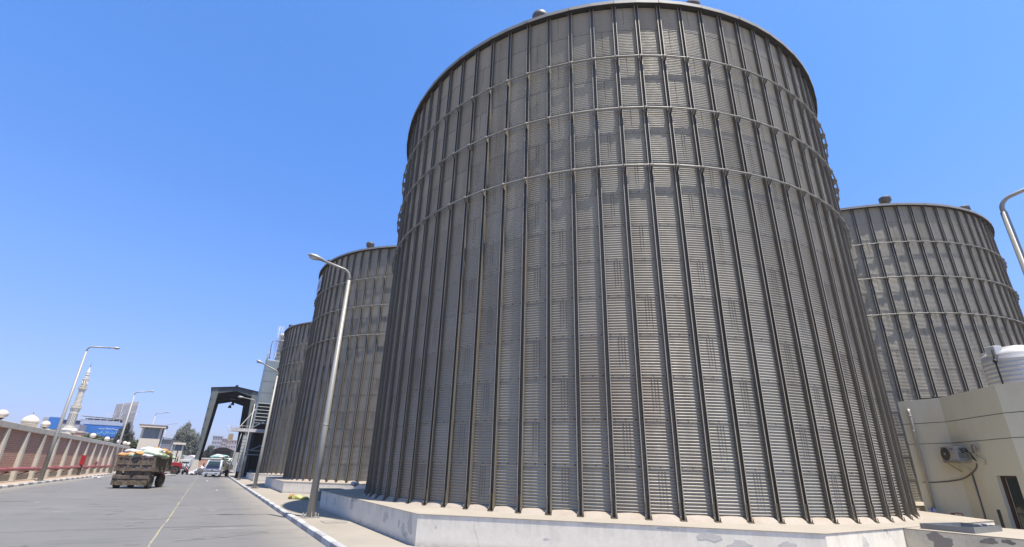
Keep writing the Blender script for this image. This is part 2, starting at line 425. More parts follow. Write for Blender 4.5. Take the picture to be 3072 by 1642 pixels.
# violet tint low down, unseen zenith dimmed to cut blue fill: the sky colour is filtered by elevation
wtc = wt.nodes.new('ShaderNodeTexCoord'); wsx = wt.nodes.new('ShaderNodeSeparateXYZ'); wt.links.new(wtc.outputs['Generated'], wsx.inputs[0])
wrp = wt.nodes.new('ShaderNodeValToRGB'); e = wrp.color_ramp.elements
SKYT = [(0., (.68,.63,.80)), (.07, (.66,.60,.80)), (.16, (.75,.69,.88)), (.32, (.77,.84,1.02)), (.55, (.65,.89,1.14)), (.78, (.60,.88,1.12)), (.93, (.55,.66,.72))]
while len(e) < len(SKYT): e.new(.5)
for q, (p_, c_) in zip(e, SKYT): q.position = p_; q.color = (*c_, 1)
wt.links.new(wsx.outputs[2], wrp.inputs['Fac'])
wmx = wt.nodes.new('ShaderNodeMix'); wmx.data_type = 'RGBA'; wmx.blend_type = 'MULTIPLY'; wmx.inputs[0].default_value = 1
wt.links.new(sky.outputs[0], wmx.inputs[6]); wt.links.new(wrp.outputs[0], wmx.inputs[7]); wt.links.new(wmx.outputs[2], bg.inputs[0]); bg.inputs[1].default_value = .106
sc.view_settings.view_transform = 'Standard'; sc.view_settings.look = 'None'; sc.view_settings.exposure = 1.3; sc.view_settings.gamma = 1
sc.cycles.max_bounces = 6; sc.cycles.diffuse_bounces = 3; sc.cycles.glossy_bounces = 3; sc.cycles.sample_clamp_indirect = 6

# dusty city air: one closed box of even thin haze round everything
hz = MB().box(-2600, 2600, -700, 4100, -2.5, 27).build('haze', bpy.data.materials.new('thin_haze')); hz['kind'] = 'stuff'
hm = hz.data.materials[0]; hm.use_nodes = True; hn = hm.node_tree
for n_ in list(hn.nodes):
    if n_.type == 'BSDF_PRINCIPLED': hn.nodes.remove(n_)
pvn = hn.nodes.new('ShaderNodeVolumePrincipled'); pvn.inputs['Color'].default_value = (.84,.86,.92,1); pvn.inputs['Density'].default_value = .0003; pvn.inputs['Anisotropy'].default_value = .3
hn.links.new(pvn.outputs[0], [n_ for n_ in hn.nodes if n_.type == 'OUTPUT_MATERIAL'][0].inputs['Volume'])

# ------------------------------------------------------------------ ground, road, pavements
struct(MB().box(-2500, 2500, -600, 4000, -1.2, -.135).build('ground', M['ground']))
struct(MB().add([(-9.75,-30,-.12),(2.7,-30,-.12),(2.7,100,-.12),(-9.75,100,-.12)], [(0,1,2,3)]).build('road', M['road']))
struct(MB().add([(-60,100,-.121),(60,100,-.121),(60,330,-.121),(-60,330,-.121)], [(0,1,2,3)]).build('yard', M['road']))
pv = MB(); pv.box(2.86, 60, -30, 100, -.5, 0); struct(pv.build('pavement', M['pave']))
pv = MB(); pv.box(-13.2, -9.91, -10, 100, -.5, 0); struct(pv.build('pavement', M['pave_left']))
def kerb(x0, x1, m):
    k = MB()
    for i in range(-20, 100):
        if x0 > 0: pr = [(x0, -.2), (x0+.02, .0), (x0+.05, .022), (x1, .022), (x1, -.2)]
        else: pr = [(x0, -.2), (x0, .022), (x1-.05, .022), (x1-.02, .0), (x1, -.2)]
        dz = random.uniform(-.006, .006); dx = random.uniform(-.008, .008)
        P = [(x+dx, i+.008, z+dz) for x, z in pr]
        k.prism_dir(P, (0,.984,0))
    return struct(k.build('kerb', m))
kerb(2.7, 2.858, M['kerb_r']); kerb(-9.908, -9.75, M['kerb_l'])
yl = MB(); y = 5.
while y < 97:
    L = random.uniform(.5, 2.4); wv = random.uniform(.012, .028) if y < 40 else .018
    x = -.70 + random.uniform(-.015, .015)
    yl.add([(x-wv,y,-.116),(x+wv,y,-.116),(x+wv*.9+.006,y+L,-.116),(x-wv*.9+.006,y+L,-.116)], [(0,1,2,3)]); y += L + random.choice((0,0,.08,.3))
struct(yl.build('yellow_line', M['yellow']))
jt = MB()
for y, x0, x1 in ((17.1,-9.7,2.69),(42.2,.4,2.69),(30.,-6.5,-2.4),(26.4,-3.9,-1.2),(57.,-9.7,2.69),(23.3,-2.8,-1.5)):
    xs = np.linspace(x0, x1, 12); yy = y + np.cumsum(RN.uniform(-.03, .03, 12)); ww = .012 if y < 50 else .02
    for i in range(11): jt.add([(xs[i],yy[i]-ww,-.117),(xs[i+1],yy[i+1]-ww,-.117),(xs[i+1],yy[i+1]+ww,-.117),(xs[i],yy[i]+ww,-.117)], [(0,1,2,3)])
struct(jt.build('road_joints', M['joint']))
# tar spots, pale scuffs and grain dust scattered over the road
def road_marks(name, col, n, seed, ys, xs=(-9.2, 2.4), big=1.):
    r = random.Random(seed); mk = MB()
    for _ in range(n):
        y = ys[0] + (ys[1]-ys[0])*r.random()**1.5; x = r.uniform(*xs); a = r.gauss(0, .5) if r.random() < .6 else r.uniform(0, PI)
        L = big*r.uniform(.05, .27)*(1+y/60); W = L*r.uniform(.10, .42); k = 9; ph = [r.uniform(0, 6) for _ in range(3)]
        P = []
        for i in range(k):
            t = 2*PI*i/k; q = 1 + .3*math.sin(2*t+ph[0]) + .3*math.sin(3*t+ph[1])
            u, v = L*q*math.cos(t), W*q*math.sin(t); P.append((x+u*math.cos(a)-v*math.sin(a), y+u*math.sin(a)+v*math.cos(a), -.1165+.0002*(seed % 7)))
        mk.add(P, [tuple(range(k))])
    o = mk.build(name, plain(name, col, .9, 0, .3, 4)); o['kind'] = 'structure'
road_marks('tar_spots', (.160,.156,.148), 70, 3, (9, 70))
road_marks('dust_scuffs', (.255,.243,.220), 90, 5, (9, 75))
road_marks('oil_stains', (.186,.180,.169), 20, 8, (10, 60), (-7.5, 1.8), 2.6)
# access cover set in the pavement
mc = MB(); mc.box(3.35, 4.0, 15.85, 16.62, -.03, .012)
tag(mc.build('access_cover', stained('cover_concrete', (.34,.31,.26), (.25,.23,.19), .5, .95)), 'square concrete access cover flush in the pavement beside the nearest lamp post', 'access cover')

# ------------------------------------------------------------------ silos
SR, Z0, Z1, NB = 10.04, .66, 16.9, 84
PH0 = rad(197.30)
SH = (Z1-Z0-.02)/15.
def silo_wall_mesh():
    cols = NB*2; nw = 15; spw = 6; rows = nw*spw+1
    th = PH0 + 2*PI*np.arange(cols)/cols
    vs = []; fs = []; tone = []
    o = 0
    for s in range(15):
        u = np.linspace(0, 1, rows); z = Z0 + s*SH + u*SH
        amp = .0165*np.clip(np.minimum(u, 1-u)/.02, 0, 1)
        r = SR + amp*np.sin(2*PI*nw*u) + .010*(1-u) - .004
        zz, tt = np.meshgrid(z, th, indexing='ij'); rr = np.repeat(r[:,None], cols, 1)
        vs.append(np.stack([rr*np.cos(tt), rr*np.sin(tt), zz], -1).reshape(-1, 3))
        i = np.arange(rows-1)[:,None]; j = np.arange(cols)[None,:]; j2 = (j+1) % cols
        q = np.stack([o+i*cols+j, o+i*cols+j2, o+(i+1)*cols+j2, o+(i+1)*cols+j], -1).reshape(-1, 4)
        fs.append(q)
        off = 2 if s % 2 == 0 else 1
        pid = ((np.arange(cols)//2 - off) // 3) % (NB//3)
        tv = RN.uniform(.1, .9, NB//3) + RN.uniform(-.08, .08)
        tone.append(np.repeat(tv[pid][None,:], rows-1, 0).reshape(-1))
        o += rows*cols
    vs = np.concatenate(vs); fs = np.concatenate(fs); tone = np.clip(np.concatenate(tone), 0, 1)
    me = bpy.data.meshes.new('wall'); me.vertices.add(len(vs)); me.vertices.foreach_set('co', vs.astype(np.float32).ravel())
    me.loops.add(fs.size); me.loops.foreach_set('vertex_index', fs.astype(np.int32).ravel())
    me.polygons.add(len(fs)); me.polygons.foreach_set('loop_start', np.arange(0, fs.size, 4, dtype=np.int32))
    me.polygons.foreach_set('use_smooth', np.ones(len(fs), bool))
    me.update(calc_edges=True)
    at = me.attributes.new('tone', 'FLOAT', 'FACE'); at.data.foreach_set('value', tone.astype(np.float32))
    me.materials.append(M['silo']); return me
def silo_bolt_mesh():
    P = []
    bay = 2*PI/NB
    for s in range(15):
        zb = Z0 + s*SH
        for k in range(NB*3):                                   # bolts along each horizontal seam
            a = PH0 + (k+.5)*bay/3; P.append((a, zb+.045, .018))
        off = 2 if s % 2 == 0 else 1
        for b in range(NB):                                     # vertical lap joints every third bay
            if (b-off) % 3: continue
            ncol = 3 if s < 6 else (2 if s < 10 else 1)
            for c in range(ncol):
                a = PH0 + (b+.42)*bay + c*.0075
                for q in range(15): P.append((a, zb + SH*(q+.25)/15, .017))
    P = np.array(P); n = len(P); a = P[:,0]; z = P[:,1]; s = P[:,2]
    r0 = SR + .004; r1 = SR + .024
    V0 = lambda r, da, dz: np.stack([r*np.cos(a+da), r*np.sin(a+da), z+dz], -1)
    d = s/SR
    vs = np.stack([V0(r0,-d,-s), V0(r0,d,-s), V0(r0,d,s), V0(r0,-d,s), V0(r1,0*d,0*s)], 1).reshape(-1, 3)
    base = (np.arange(n)*5)[:,None,None]
    tri = np.array([[0,1,4],[1,2,4],[2,3,4],[3,0,4]])[None]
    fs = (base + tri).reshape(-1, 3)
    me = bpy.data.meshes.new('bolts'); me.from_pydata(vs.tolist(), [], fs.tolist()); me.update(); me.materials.append(M['bolt']); return me
def rib_mesh():
    """outward-open channel standing against the wall, with lips, bolts, splice plates and a foot"""
    m = MB(); w, d, t, l = .064, .088, .009, .019
    out = [(-w,0),(w,0),(w,d),(w-l,d),(w-l,d-t),(w-t,d-t),(w-t,t),(-w+t,t),(-w+t,d-t),(-w+l,d-t),(-w+l,d),(-w,d)]
    zt = Z1-.05
    m.prism([(SR+.015+y, x) for x, y in out][::-1], Z0+.02, zt)
    for k in range(110):                                        # bolts on the web
        z = Z0+.2+k*.146
        for x in (-.024, .024):
            m.add([(SR+.025,x-.011,z-.011),(SR+.025,x+.011,z-.011),(SR+.025,x+.011,z+.011),(SR+.025,x-.011,z+.011),(SR+.040,x,z)], [(1,0,4),(2,1,4),(3,2,4),(0,3,4)])
    for z in (3.0, 6.3, 9.6, 12.9):                             # splices
        m.box(SR+.018, SR+.094, -w-.006, -w+.000, z-.22, z+.22); m.box(SR+.018, SR+.094, w-.000, w+.006, z-.22, z+.22)
    m.box(SR+.012, SR+.16, -.085, .085, Z0, Z0+.022)              # base plate, gussets, anchor bolts
    for x in (-.036, .036): m.box(SR+.03, SR+.118, x-.007, x+.007, Z0+.022, Z0+.42)
    for x in (-.065, .065): m.tube([(SR+.135,x,Z0+.02),(SR+.135,x,Z0+.11)], .011, 6)
    o = m.build('rib', M['rib']); me = o.data; bpy.data.objects.remove(o)
    me.materials.append(M['zinc'])
    for p in me.polygons:                                       # outer lips painted brighter, as if catching the sun
        if p.normal.x > .9 and p.center.x > SR+.09 and len(p.vertices) == 4 and p.area > .1: p.material_index = 1
    return me
def ring_mesh(z):
    m = MB(); a = [PH0 + 2*PI*k/NB for k in range(NB)]; r = SR+.195
    m.tube([(r*math.cos(t), r*math.sin(t), z) for t in a], .029, 8, closed=True)
    for t in a:
        c, s_ = math.cos(t), math.sin(t)
        def P(rr, x, zz): return (rr*c - x*s_, rr*s_ + x*c, zz)
        for x in (-.032, .032):
            q = [P(SR+.105,x,z-.16), P(SR+.14,x,z-.16), P(SR+.232,x,z-.045), P(SR+.232,x,z+.045), P(SR+.105,x,z+.10)]
            m.prism_dir(q, (-s_*.010, c*.010, 0))
        # sleeve
        m.tube([P(r,-.07,z), P(r,.07,z)], .037, 8)
    o = m.build('wind_ring', M['ring']); me = o.data; bpy.data.objects.remove(o); return me
def lathe_mesh(name, prof, m, n=126, smooth=True, ph=True):
    b = MB(); b.lathe(prof, n=n, smooth=smooth)
    o = b.build(name, m); me = o.data; bpy.data.objects.remove(o); return me
def eave_mesh():
    """roof edge: folded drip band in 42 sheets with small joints"""
    b = MB(); n = NB//2
    for k in range(n):
        t0 = PH0 + 2*PI*k/n; t1 = PH0 + 2*PI*(k+1)/n - .0016
        e = .006*(k % 2)
        def P(r, t, z): return (r*math.cos(t), r*math.sin(t), z)
        pr = [(SR+.235+e,Z1-.10),(SR+.25+e,Z1-.10),(SR+.25+e,Z1+.035),(SR+.0,Z1+.085),(SR-.2,Z1+.09)]
        vs = []
        for t in (t0, (t0+t1)/2, t1): vs += [P(r,t,z) for r, z in pr]
        m_ = len(pr); fs = []
        for s in range(2):
            for i in range(m_-1): fs.append((s*m_+i, (s+1)*m_+i, (s+1)*m_+i+1, s*m_+i+1))
        b.add(vs, fs)
    nb = len(b.f)
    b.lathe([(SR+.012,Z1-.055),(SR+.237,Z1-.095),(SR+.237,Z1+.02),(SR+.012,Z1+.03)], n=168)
    o = b.build('eave_band', M['eave']); me = o.data; bpy.data.objects.remove(o); me.materials.append(M['eave_shade'])
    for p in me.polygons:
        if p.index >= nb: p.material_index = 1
    return me
def skirt_mesh():
    b = MB(); n = NB
    for k in range(n):
        t0 = PH0 + 2*PI*k/n + .0068; t1 = PH0 + 2*PI*(k+1)/n - .0068; ns = 4
        vs = []; fs = []
        for i in range(ns+1):
            t = t0 + (t1-t0)*i/ns; bul = math.sin(PI*i/ns)
            for r, z in ((SR+.0, Z0+.115+.02*bul), (SR+.035, Z0+.11+.02*bul), (SR+.12+.05*bul, Z0+.03), (SR+.17+.05*bul, Z0-.0)):
                vs.append((r*math.cos(t), r*math.sin(t), z))
        for i in range(ns):
            for j in range(3): fs.append((i*4+j, i*4+j+1, (i+1)*4+j+1, (i+1)*4+j))
        b.add(vs, fs, True)
    o = b.build('mortar_skirt', M['skirt']); me = o.data; bpy.data.objects.remove(o); return me
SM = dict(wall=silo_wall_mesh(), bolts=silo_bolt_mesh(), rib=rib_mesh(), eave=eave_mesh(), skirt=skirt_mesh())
RINGS = [ring_mesh(z) for z in (10.16, 12.30, 14.43)]
SM['roof'] = lathe_mesh('roof', [(SR-.1, Z1+.085), (SR*.5, Z1+1.1), (1.2, Z1+1.85), (1.2, Z1+2.2), (.2, Z1+2.35)], M['eave'], 84, False)
SM['vent'] = lathe_mesh('roof_vent', [(.2,-.25),(.2,.13),(.295,.14),(.30,.40),(.28,.425),(.05,.435)], M['vent'], 24)
def link(name, me, parent, loc=(0,0,0), rz=0):
    o = bpy.data.objects.new(name, me); C.objects.link(o); o.parent = parent; o.location = loc; o.rotation_euler = (0,0,rz); return o
def silo(c, label, vents):
    t = thing('grain_silo', label, 'silo', (c[0], c[1], 0), 0, 'corrugated steel grain silos')
    link('wall', SM['wall'], t); b = link('bolts', SM['bolts'], t); b['kind'] = 'stuff'
    for k in range(NB): link('rib', SM['rib'], t, rz=PH0 + 2*PI*k/NB)
    for r in RINGS: link('wind_ring', r, t)
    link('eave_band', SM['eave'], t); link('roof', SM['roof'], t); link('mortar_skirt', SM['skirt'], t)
    for a in vents:
        a = rad(a); link('roof_vent', SM['vent'], t, (9.74*math.cos(a), 9.74*math.sin(a), Z1+.31))
    return t
VN = [183.4 + 32.727*k for k in range(11)]
S1, S2, S3, S4 = (15.015,16.085), (15.0,38.55), (15.0,61.0), (37.5,16.25)
silo(S1, 'huge ribbed corrugated steel silo filling the middle, closest to the camera', VN)
s2 = silo(S2, 'corrugated steel silo behind the tall tilted lamp post, small white sign near its top', VN)
silo(S3, 'farthest corrugated steel silo, just right of the galvanised loading tower', VN)
silo(S4, 'corrugated steel silo standing behind the tan building and the white water tank', [a + 14.2 for a in VN])
# small sign high on the second silo
sg = MB()
for i in range(6):
    a0 = rad(184.6 - i*1.75); a1 = rad(184.6 - (i+1)*1.75); r = SR+.17
    sg.add([(r*math.cos(a0),r*math.sin(a0),14.85),(r*math.cos(a1),r*math.sin(a1),14.85),(r*math.cos(a1),r*math.sin(a1),16.2),(r*math.cos(a0),r*math.sin(a0),16.2),
            ((r+.02)*math.cos(a0),(r+.02)*math.sin(a0),14.85),((r+.02)*math.cos(a1),(r+.02)*math.sin(a1),14.85),((r+.02)*math.cos(a1),(r+.02)*math.sin(a1),16.2),((r+.02)*math.cos(a0),(r+.02)*math.sin(a0),16.2)],
           [(3,2,1,0),(4,5,6,7),(0,1,5,4),(2,3,7,6),(1,2,6,5),(3,0,4,7)])
sgo = sg.build('sign_panel', M['signpanel'], s2)
sb = MB()
for i in range(3):
    a0 = rad(183 - i*2.6); a1 = rad(181.6 - i*2.6); r = SR+.195
    sb.add([(r*math.cos(a0),r*math.sin(a0),15.1),(r*math.cos(a1),r*math.sin(a1),15.1),(r*math.cos(a1),r*math.sin(a1),15.75),(r*math.cos(a0),r*math.sin(a0),15.75)], [(0,1,2,3)])
sb.build('blue_mark', M['badge'], sgo)

# platforms
OCT = [(-10.76,-5.27),(-4.70,-10.88),(4.70,-10.88),(10.76,-5.27),(10.76,5.60),(4.70,10.88),(-4.70,10.88),(-10.76,5.60)]
def platform(c, label):
    t = thing('silo_platform', label, 'platform', (c[0], c[1], 0), 0, 'whitewashed octagonal silo platforms')
    m = MB(); n = len(OCT)
    lo = [(x,y,0) for x,y in OCT]; hi = [(x,y,.648) for x,y in OCT]
    m.add(lo+hi, [(i,(i+1) % n,n+(i+1) % n,n+i) for i in range(n)]); m.build('side_wall', M['plaster'], t)
    m = MB(); m.prism([(x*1.0015,y*1.0015) for x,y in OCT], .648, .66); m.build('top_slab', M['slab'], t, bevel=.006)
    return t
p1 = platform(S1, 'whitewashed platform under the huge near silo, with peeling patches at its left corner')
platform(S2, 'whitewashed platform under the second silo, behind the tall tilted lamp post')
platform(S3, 'farthest whitewashed platform, beside the legs of the loading tower')
platform(S4, 'whitewashed platform under the silo behind the tan building')
def patch(cx, cz, w, h, a, b, seed, m=M['bare'], parent=p1, name='peeled_patch', n=22, rough=.35, off=.004):
    """irregular spot where the render has come off, lying on the wall from a to b (local xy)"""
    rg = random.Random(seed); a = Vector((*a,0)); b = Vector((*b,0)); d = (b-a).normalized(); nrm = Vector((d.y,-d.x,0))
    pts = []
    ph = [rg.uniform(0, 6.28) for _ in range(4)]
    for i in range(n):
        t = 2*PI*i/n; k = 1 + rough*(.5*math.sin(2*t+ph[0]) + .4*math.sin(3*t+ph[1]) + .35*math.sin(5*t+ph[2]) + .25*math.sin(9*t+ph[3]))
        pts.append(a + d*(cx + w*k*math.cos(t)) + V(0,0,max(.01, min(.645, cz + h*k*math.sin(t)))) + nrm*.0)
    mb = MB(); mb.prism_dir([p - nrm*.003 for p in pts], nrm*(off+.003))
    return mb.build(name, m, parent)
A_, B_ = (-10.76,5.60), (-10.76,-5.27)                          # left face, walking toward the camera
for i, (cx, cz, ww, hh) in enumerate(((5.05,.46,.22,.16),(5.3,.60,.3,.05),(8.62,.40,.17,.13),(10.02,.25,.13,.12),(10.45,.40,.15,.19),(10.25,.13,.12,.10),(9.7,.35,.05,.1),(1.2,.35,.1,.16),(2.6,.4,.12,.12))):
    patch(cx, cz, ww, hh, A_, B_, 30+i)
A2, B2 = OCT[0], OCT[1]
for i, (cx, cz, ww, hh) in enumerate(((6.15,.50,.20,.09),(6.75,.33,.26,.12),(7.55,.40,.16,.08),(3.9,.61,.22,.018),(5.3,.60,.14,.02),(.45,.42,.02,.03),(2.9,.30,.05,.02))):
    patch(cx, cz, ww, hh, A2, B2, 60+i)
A3, B3 = OCT[1], OCT[2]
for i, (cx, cz, ww, hh) in enumerate(((.5,.3,.32,.12),(1.5,.42,.12,.12),(2.2,.15,.2,.1))): patch(cx, cz, ww, hh, A3, B3, 80+i)
# step block between the first two platforms
m = MB(); m.box(5.0, 6.1, 26.2, 27.1, 0, .40); m.box(5.2, 6.3, 26.4, 27.3, .40, .52)
tag(m.build('step_block', M['greenconc'], bevel=.02), 'small greenish concrete step block between the first and second platforms', 'step')
# low block at the right of the near platform
lb = thing('low_block', 'dusty cream low block joining the near platform at the bottom right corner', 'low wall', (13.7,1,0))
m = MB(); m.add([(13.70,-4,0),(13.70,5.2,0),(16.75,5.2,0),(16.75,-4,0),(13.70,-4,.63),(13.70,5.2,.63),(16.75,5.2,.63),(16.75,-4,.63)], [(0,4,5,1),(3,2,6,7),(0,3,7,4)])
m.build('side_wall', M['tan_low'], lb, (13.7,1,0))
m = MB(); m.box(13.69, 16.76, -4, 5.2, .63, .648); m.build('top_slab', M['slab'], lb, (13.7,1,0))
for i, (cx, cz, ww, hh) in enumerate(((.62,.46,.20,.15),(1.42,.55,.12,.06),(1.7,.57,.1,.04))):
    mm = patch(cx, cz, ww, hh, (0,4.2), (0,-5), 120+i, stained('dark_exposed_render', (.40,.35,.285), (.22,.19,.15), .5, .95), lb)
tr = thing('steel_tray', 'grey galvanised tray frame lying on the low block', 'tray', (14.75,4.4,.65), rad(-6))
m = MB(); q = [(-.75,-.42),(.80,-.30),(.80,.42),(-.75,.50)]
for i in range(4):
    a, b = q[i], q[(i+1) % 4]; m.bar((a[0],a[1],.055), (b[0],b[1],.055), .045, .11)
m.build('frame', M['tray'], tr); m = MB(); m.prism(q, .006, .016); m.build('base', M['tray'], tr)
m = MB()
for x in (-.1, .2): m.tube([(x,-.34,.11),(x,-.30,.15),(x,-.22,.15),(x,-.18,.11)], .012, 6)
m.build('handle', M['offwhite'], tr)

# ------------------------------------------------------------------ lamp posts
def lamp_post(label, loc, H, arm, rise, base_r=.105, sgn=-1, rz=0, plate=True):
    t = thing('lamp_post', label, 'lamp post', loc, rz, 'street lamps along the road')
    m = MB(); zs = [0, H*.35, H*.352, H]; m.tube([(0,0,z) for z in zs], [base_r, base_r*.80, base_r*.77, base_r*.52], 14)
    m.tube([(0,0,H*.35-.02),(0,0,H*.35+.02)], base_r*.83, 14)
    m.build('pole', M['pole'], t)
    m = MB(); pts = [(0,0,H-.05),(0,0,H+.10)]
    for k in range(1, 7):
        a = k/6*rad(68); r = .34; pts.append((sgn*r*(1-math.cos(a)), 0, H+.10+r*math.sin(a)))
    p = pts[-1]; ex = sgn*arm; pts.append((ex, 0, p[2] + rise)); m.tube(pts, base_r*.40, 10); m.build('arm', M['pole'], t)
    h = MB(); hx, hz = ex, p[2]+rise
    dx = V(ex-p[0], 0, rise).normalized(); ang = math.atan2(dx.z, dx.x*sgn)
    prof = [(-.28,.035),(-.06,.045),(0,.07),(.10,.10),(.28,.125),(.44,.105),(.54,.055),(.56,.01)]
    o = 12; vs = []; fs = []
    for L, r in prof:
        for k in range(o):
            a = 2*PI*k/o; yy = r*math.cos(a)*1.15; zz = r*math.sin(a)*(.95 if math.sin(a) > 0 else .45)
            vs.append((hx + sgn*(L*math.cos(ang) - zz*math.sin(ang)), yy, hz + L*math.sin(ang) + zz*math.cos(ang)))
    for i in range(len(prof)-1):
        for k in range(o): fs.append((i*o+k, i*o+(k+1) % o, (i+1)*o+(k+1) % o, (i+1)*o+k))
    fs += [tuple(range(o)), tuple(range((len(prof)-1)*o, len(prof)*o))]
    h.add(vs, fs, True); ho = h.build('lamp_head', M['polehead'], t)
    g = MB(); L0 = .30; g.ball((hx + sgn*(L0*math.cos(ang)+.05*math.sin(ang)), 0, hz + L0*math.sin(ang) - .05*math.cos(ang)), .20, .11, .06, 12, 8); g.build('lens', M['lens'], ho)
    if plate:
        b = MB(); b.box(-.26, .26, -.26, .26, 0, .025)
        for s_ in (-1,1):
            b.prism_dir([(s_*.09,-.006,.025),(s_*.2,-.006,.025),(s_*.09,-.006,.26)], (0,.012,0)); b.prism_dir([(-.006,s_*.09,.025),(-.006,s_*.2,.025),(-.006,s_*.09,.26)], (.012,0,0))
            for s2_ in (-1,1): b.tube([(s_*.2,s2_*.2,.02),(s_*.2,s2_*.2,.13)], .016, 6)
        b.build('base_plate', M['pole'], t)
    return t
lamp_post('tall tapered lamp post standing beside the corner of the near platform', (3.25,17.75,0), 8.46, 1.08, .16, .128)
lamp_post('second lamp post from the camera on the right pavement, by the second platform', (3.15,39.1,0), 7.9, 1.1, .35, .12)
lamp_post('third lamp post on the right pavement, in front of the loading tower', (3.08,58.4,0), 7.75, 1.2, .12, .11)
lamp_post('lamp post rising past the right edge above the tan building, its arm reaching right', (17.65,2.45,0), 8.85, 1.5, .3, .14, 1, rad(-80))
lamp_post('nearest lamp post by the brick boundary wall', (-10.1,49.0,0), 9.7, 1.45, .10, .15, 1)
lamp_post('lamp post on the left pavement behind the rusty trailer, before the dark tree', (-10.1,79.5,0), 9.75, 1.45, .20, .15, 1)
lamp_post('lamp post whose head shows above the guard tower roof', (-10.1,111,-.12), 9.7, 1.45, .25, .14, 1)
lamp_post('farthest lamp post, a thin arm just right of the guard tower roof', (-10.1,142,-.12), 9.7, 1.5, .25, .14, 1)

# ------------------------------------------------------------------ boundary wall
bw = thing('boundary_wall', 'long red brick boundary wall with sloping concrete posts and a concrete coping', 'wall', (-12,60,0))
WO = (-12,60,0); YE = 103.5
PY = [53.2 + 4.3*k for k in range(-10, 12)]
for k in range(len(PY)-1):
    m = MB(); m.box(-12.1, -11.72, PY[k]+.25, PY[k+1]-.25, .42, 3.36); m.build('brick_panel', M['brick'], bw, WO)
for y in PY:
    m = MB(); m.prism_dir([(-12.2,y-.25,-.1),(-11.45,y-.25,-.1),(-11.47,y-.25,.25),(-11.565,y-.25,3.36),(-12.2,y-.25,3.36)], (0,.50,0)); m.build('post', M['conc'], bw, WO, bevel=.015)
m = MB(); m.box(-12.22, -11.56, PY[0]-.2, YE, 3.36, 3.76); m.build('coping', M['conc'], bw, WO, bevel=.02)
m = MB()
for k in range(len(PY)-1): m.box(-12.12, -11.69, PY[k]+.252, PY[k+1]-.252, -.1, .42)
m.build('footing', M['wall_base'], bw, WO)
gl0 = None
names = ['white globe lamp at the left edge of the wall, partly cut by the frame', 'white globe lamp right of the mosque dome', 'white globe lamp in front of the minaret base',
         'white globe lamp under the blue sign lettering, fourth from the left', 'white globe lamp under the right end of the blue sign', 'white globe lamp half behind the second left lamp post', 'white globe lamp just left of the guard tower', 'small white globe lamp touching the guard tower wall']
for i, y in enumerate((43.6,53.7,63.6,73.4,82.8,93.2,99.4,103.2)):
    if gl0 is None:
        t = thing('globe_lamp', names[i], 'globe lamp', (-11.95,y,3.76), 0, 'globe lamps along the wall coping')
        m = MB(); m.ball((0,0,.42), .30, .30, .28, 20, 14); m.build('globe', M['globe'], t)
        m = MB(); m.lathe([(.16,0),(.15,.03),(.07,.05),(.09,.12),(.17,.17),(.16,.2)], n=14); m.build('base', M['blackiron'], t); gl0 = t
    else: dup(gl0, (-11.95,y,3.76), label=names[i])
fm = thing('fire_main', 'faded red fire main pipe running along the brick wall on black brackets', 'pipe', (-11.15,60,0))
m = MB(); pts = [(-11.15, y, .80 + .012*math.sin(y*.7)) for y in np.arange(12, 100, 2.)]; m.tube(pts, .115, 12); 
for y in np.arange(15, 98, 6.): m.tube([(-11.15,y,.80+.012*math.sin(y*.7)),(-11.15,y+.12,.80+.012*math.sin(y*.7))], .145, 12)
m.build('pipe', M['redpipe'], fm, (-11.15,60,0))
for y in PY[1:]:
    m = MB(); yb = y+.9; m.bar((-12,yb,.645), (-11.05,yb,.645), .06, .06); m.bar((-11.95,yb,.22), (-11.12,yb,.62), .05, .05); m.build('bracket', M['blackiron'], fm, (-11.15,60,0))
m = MB(); m.tube([(-11.15,75.4,.85),(-11.15,75.4,1.35)], .07, 10); m.tube([(-11.3,75.4,1.15),(-11.0,75.4,1.15)], .06, 8); m.lathe([(.12,1.33),(.12,1.38)], (-11.15,75.4), 12); m.build('hydrant_valve', M['redpipe'], fm, (-11.15,60,0))
cb = thing('hose_cabinet', 'bright red fire hose cabinet standing before the brick wall', 'cabinet', (-11.1,67.2,0))
m = MB(); m.box(-.14, .14, -.42, .42, 1.02, 1.98); m.build('box', M['red'], cb, bevel=.015)
m = MB(); m.box(.143, .155, -.36, .36, 1.08, 1.92); m.build('door', M['red'], cb)
m = MB(); m.box(-.08, .08, -.28, -.2, 0, 1.02); m.box(-.08, .08, .2, .28, 0, 1.02); m.build('stand', M['rust'], cb)

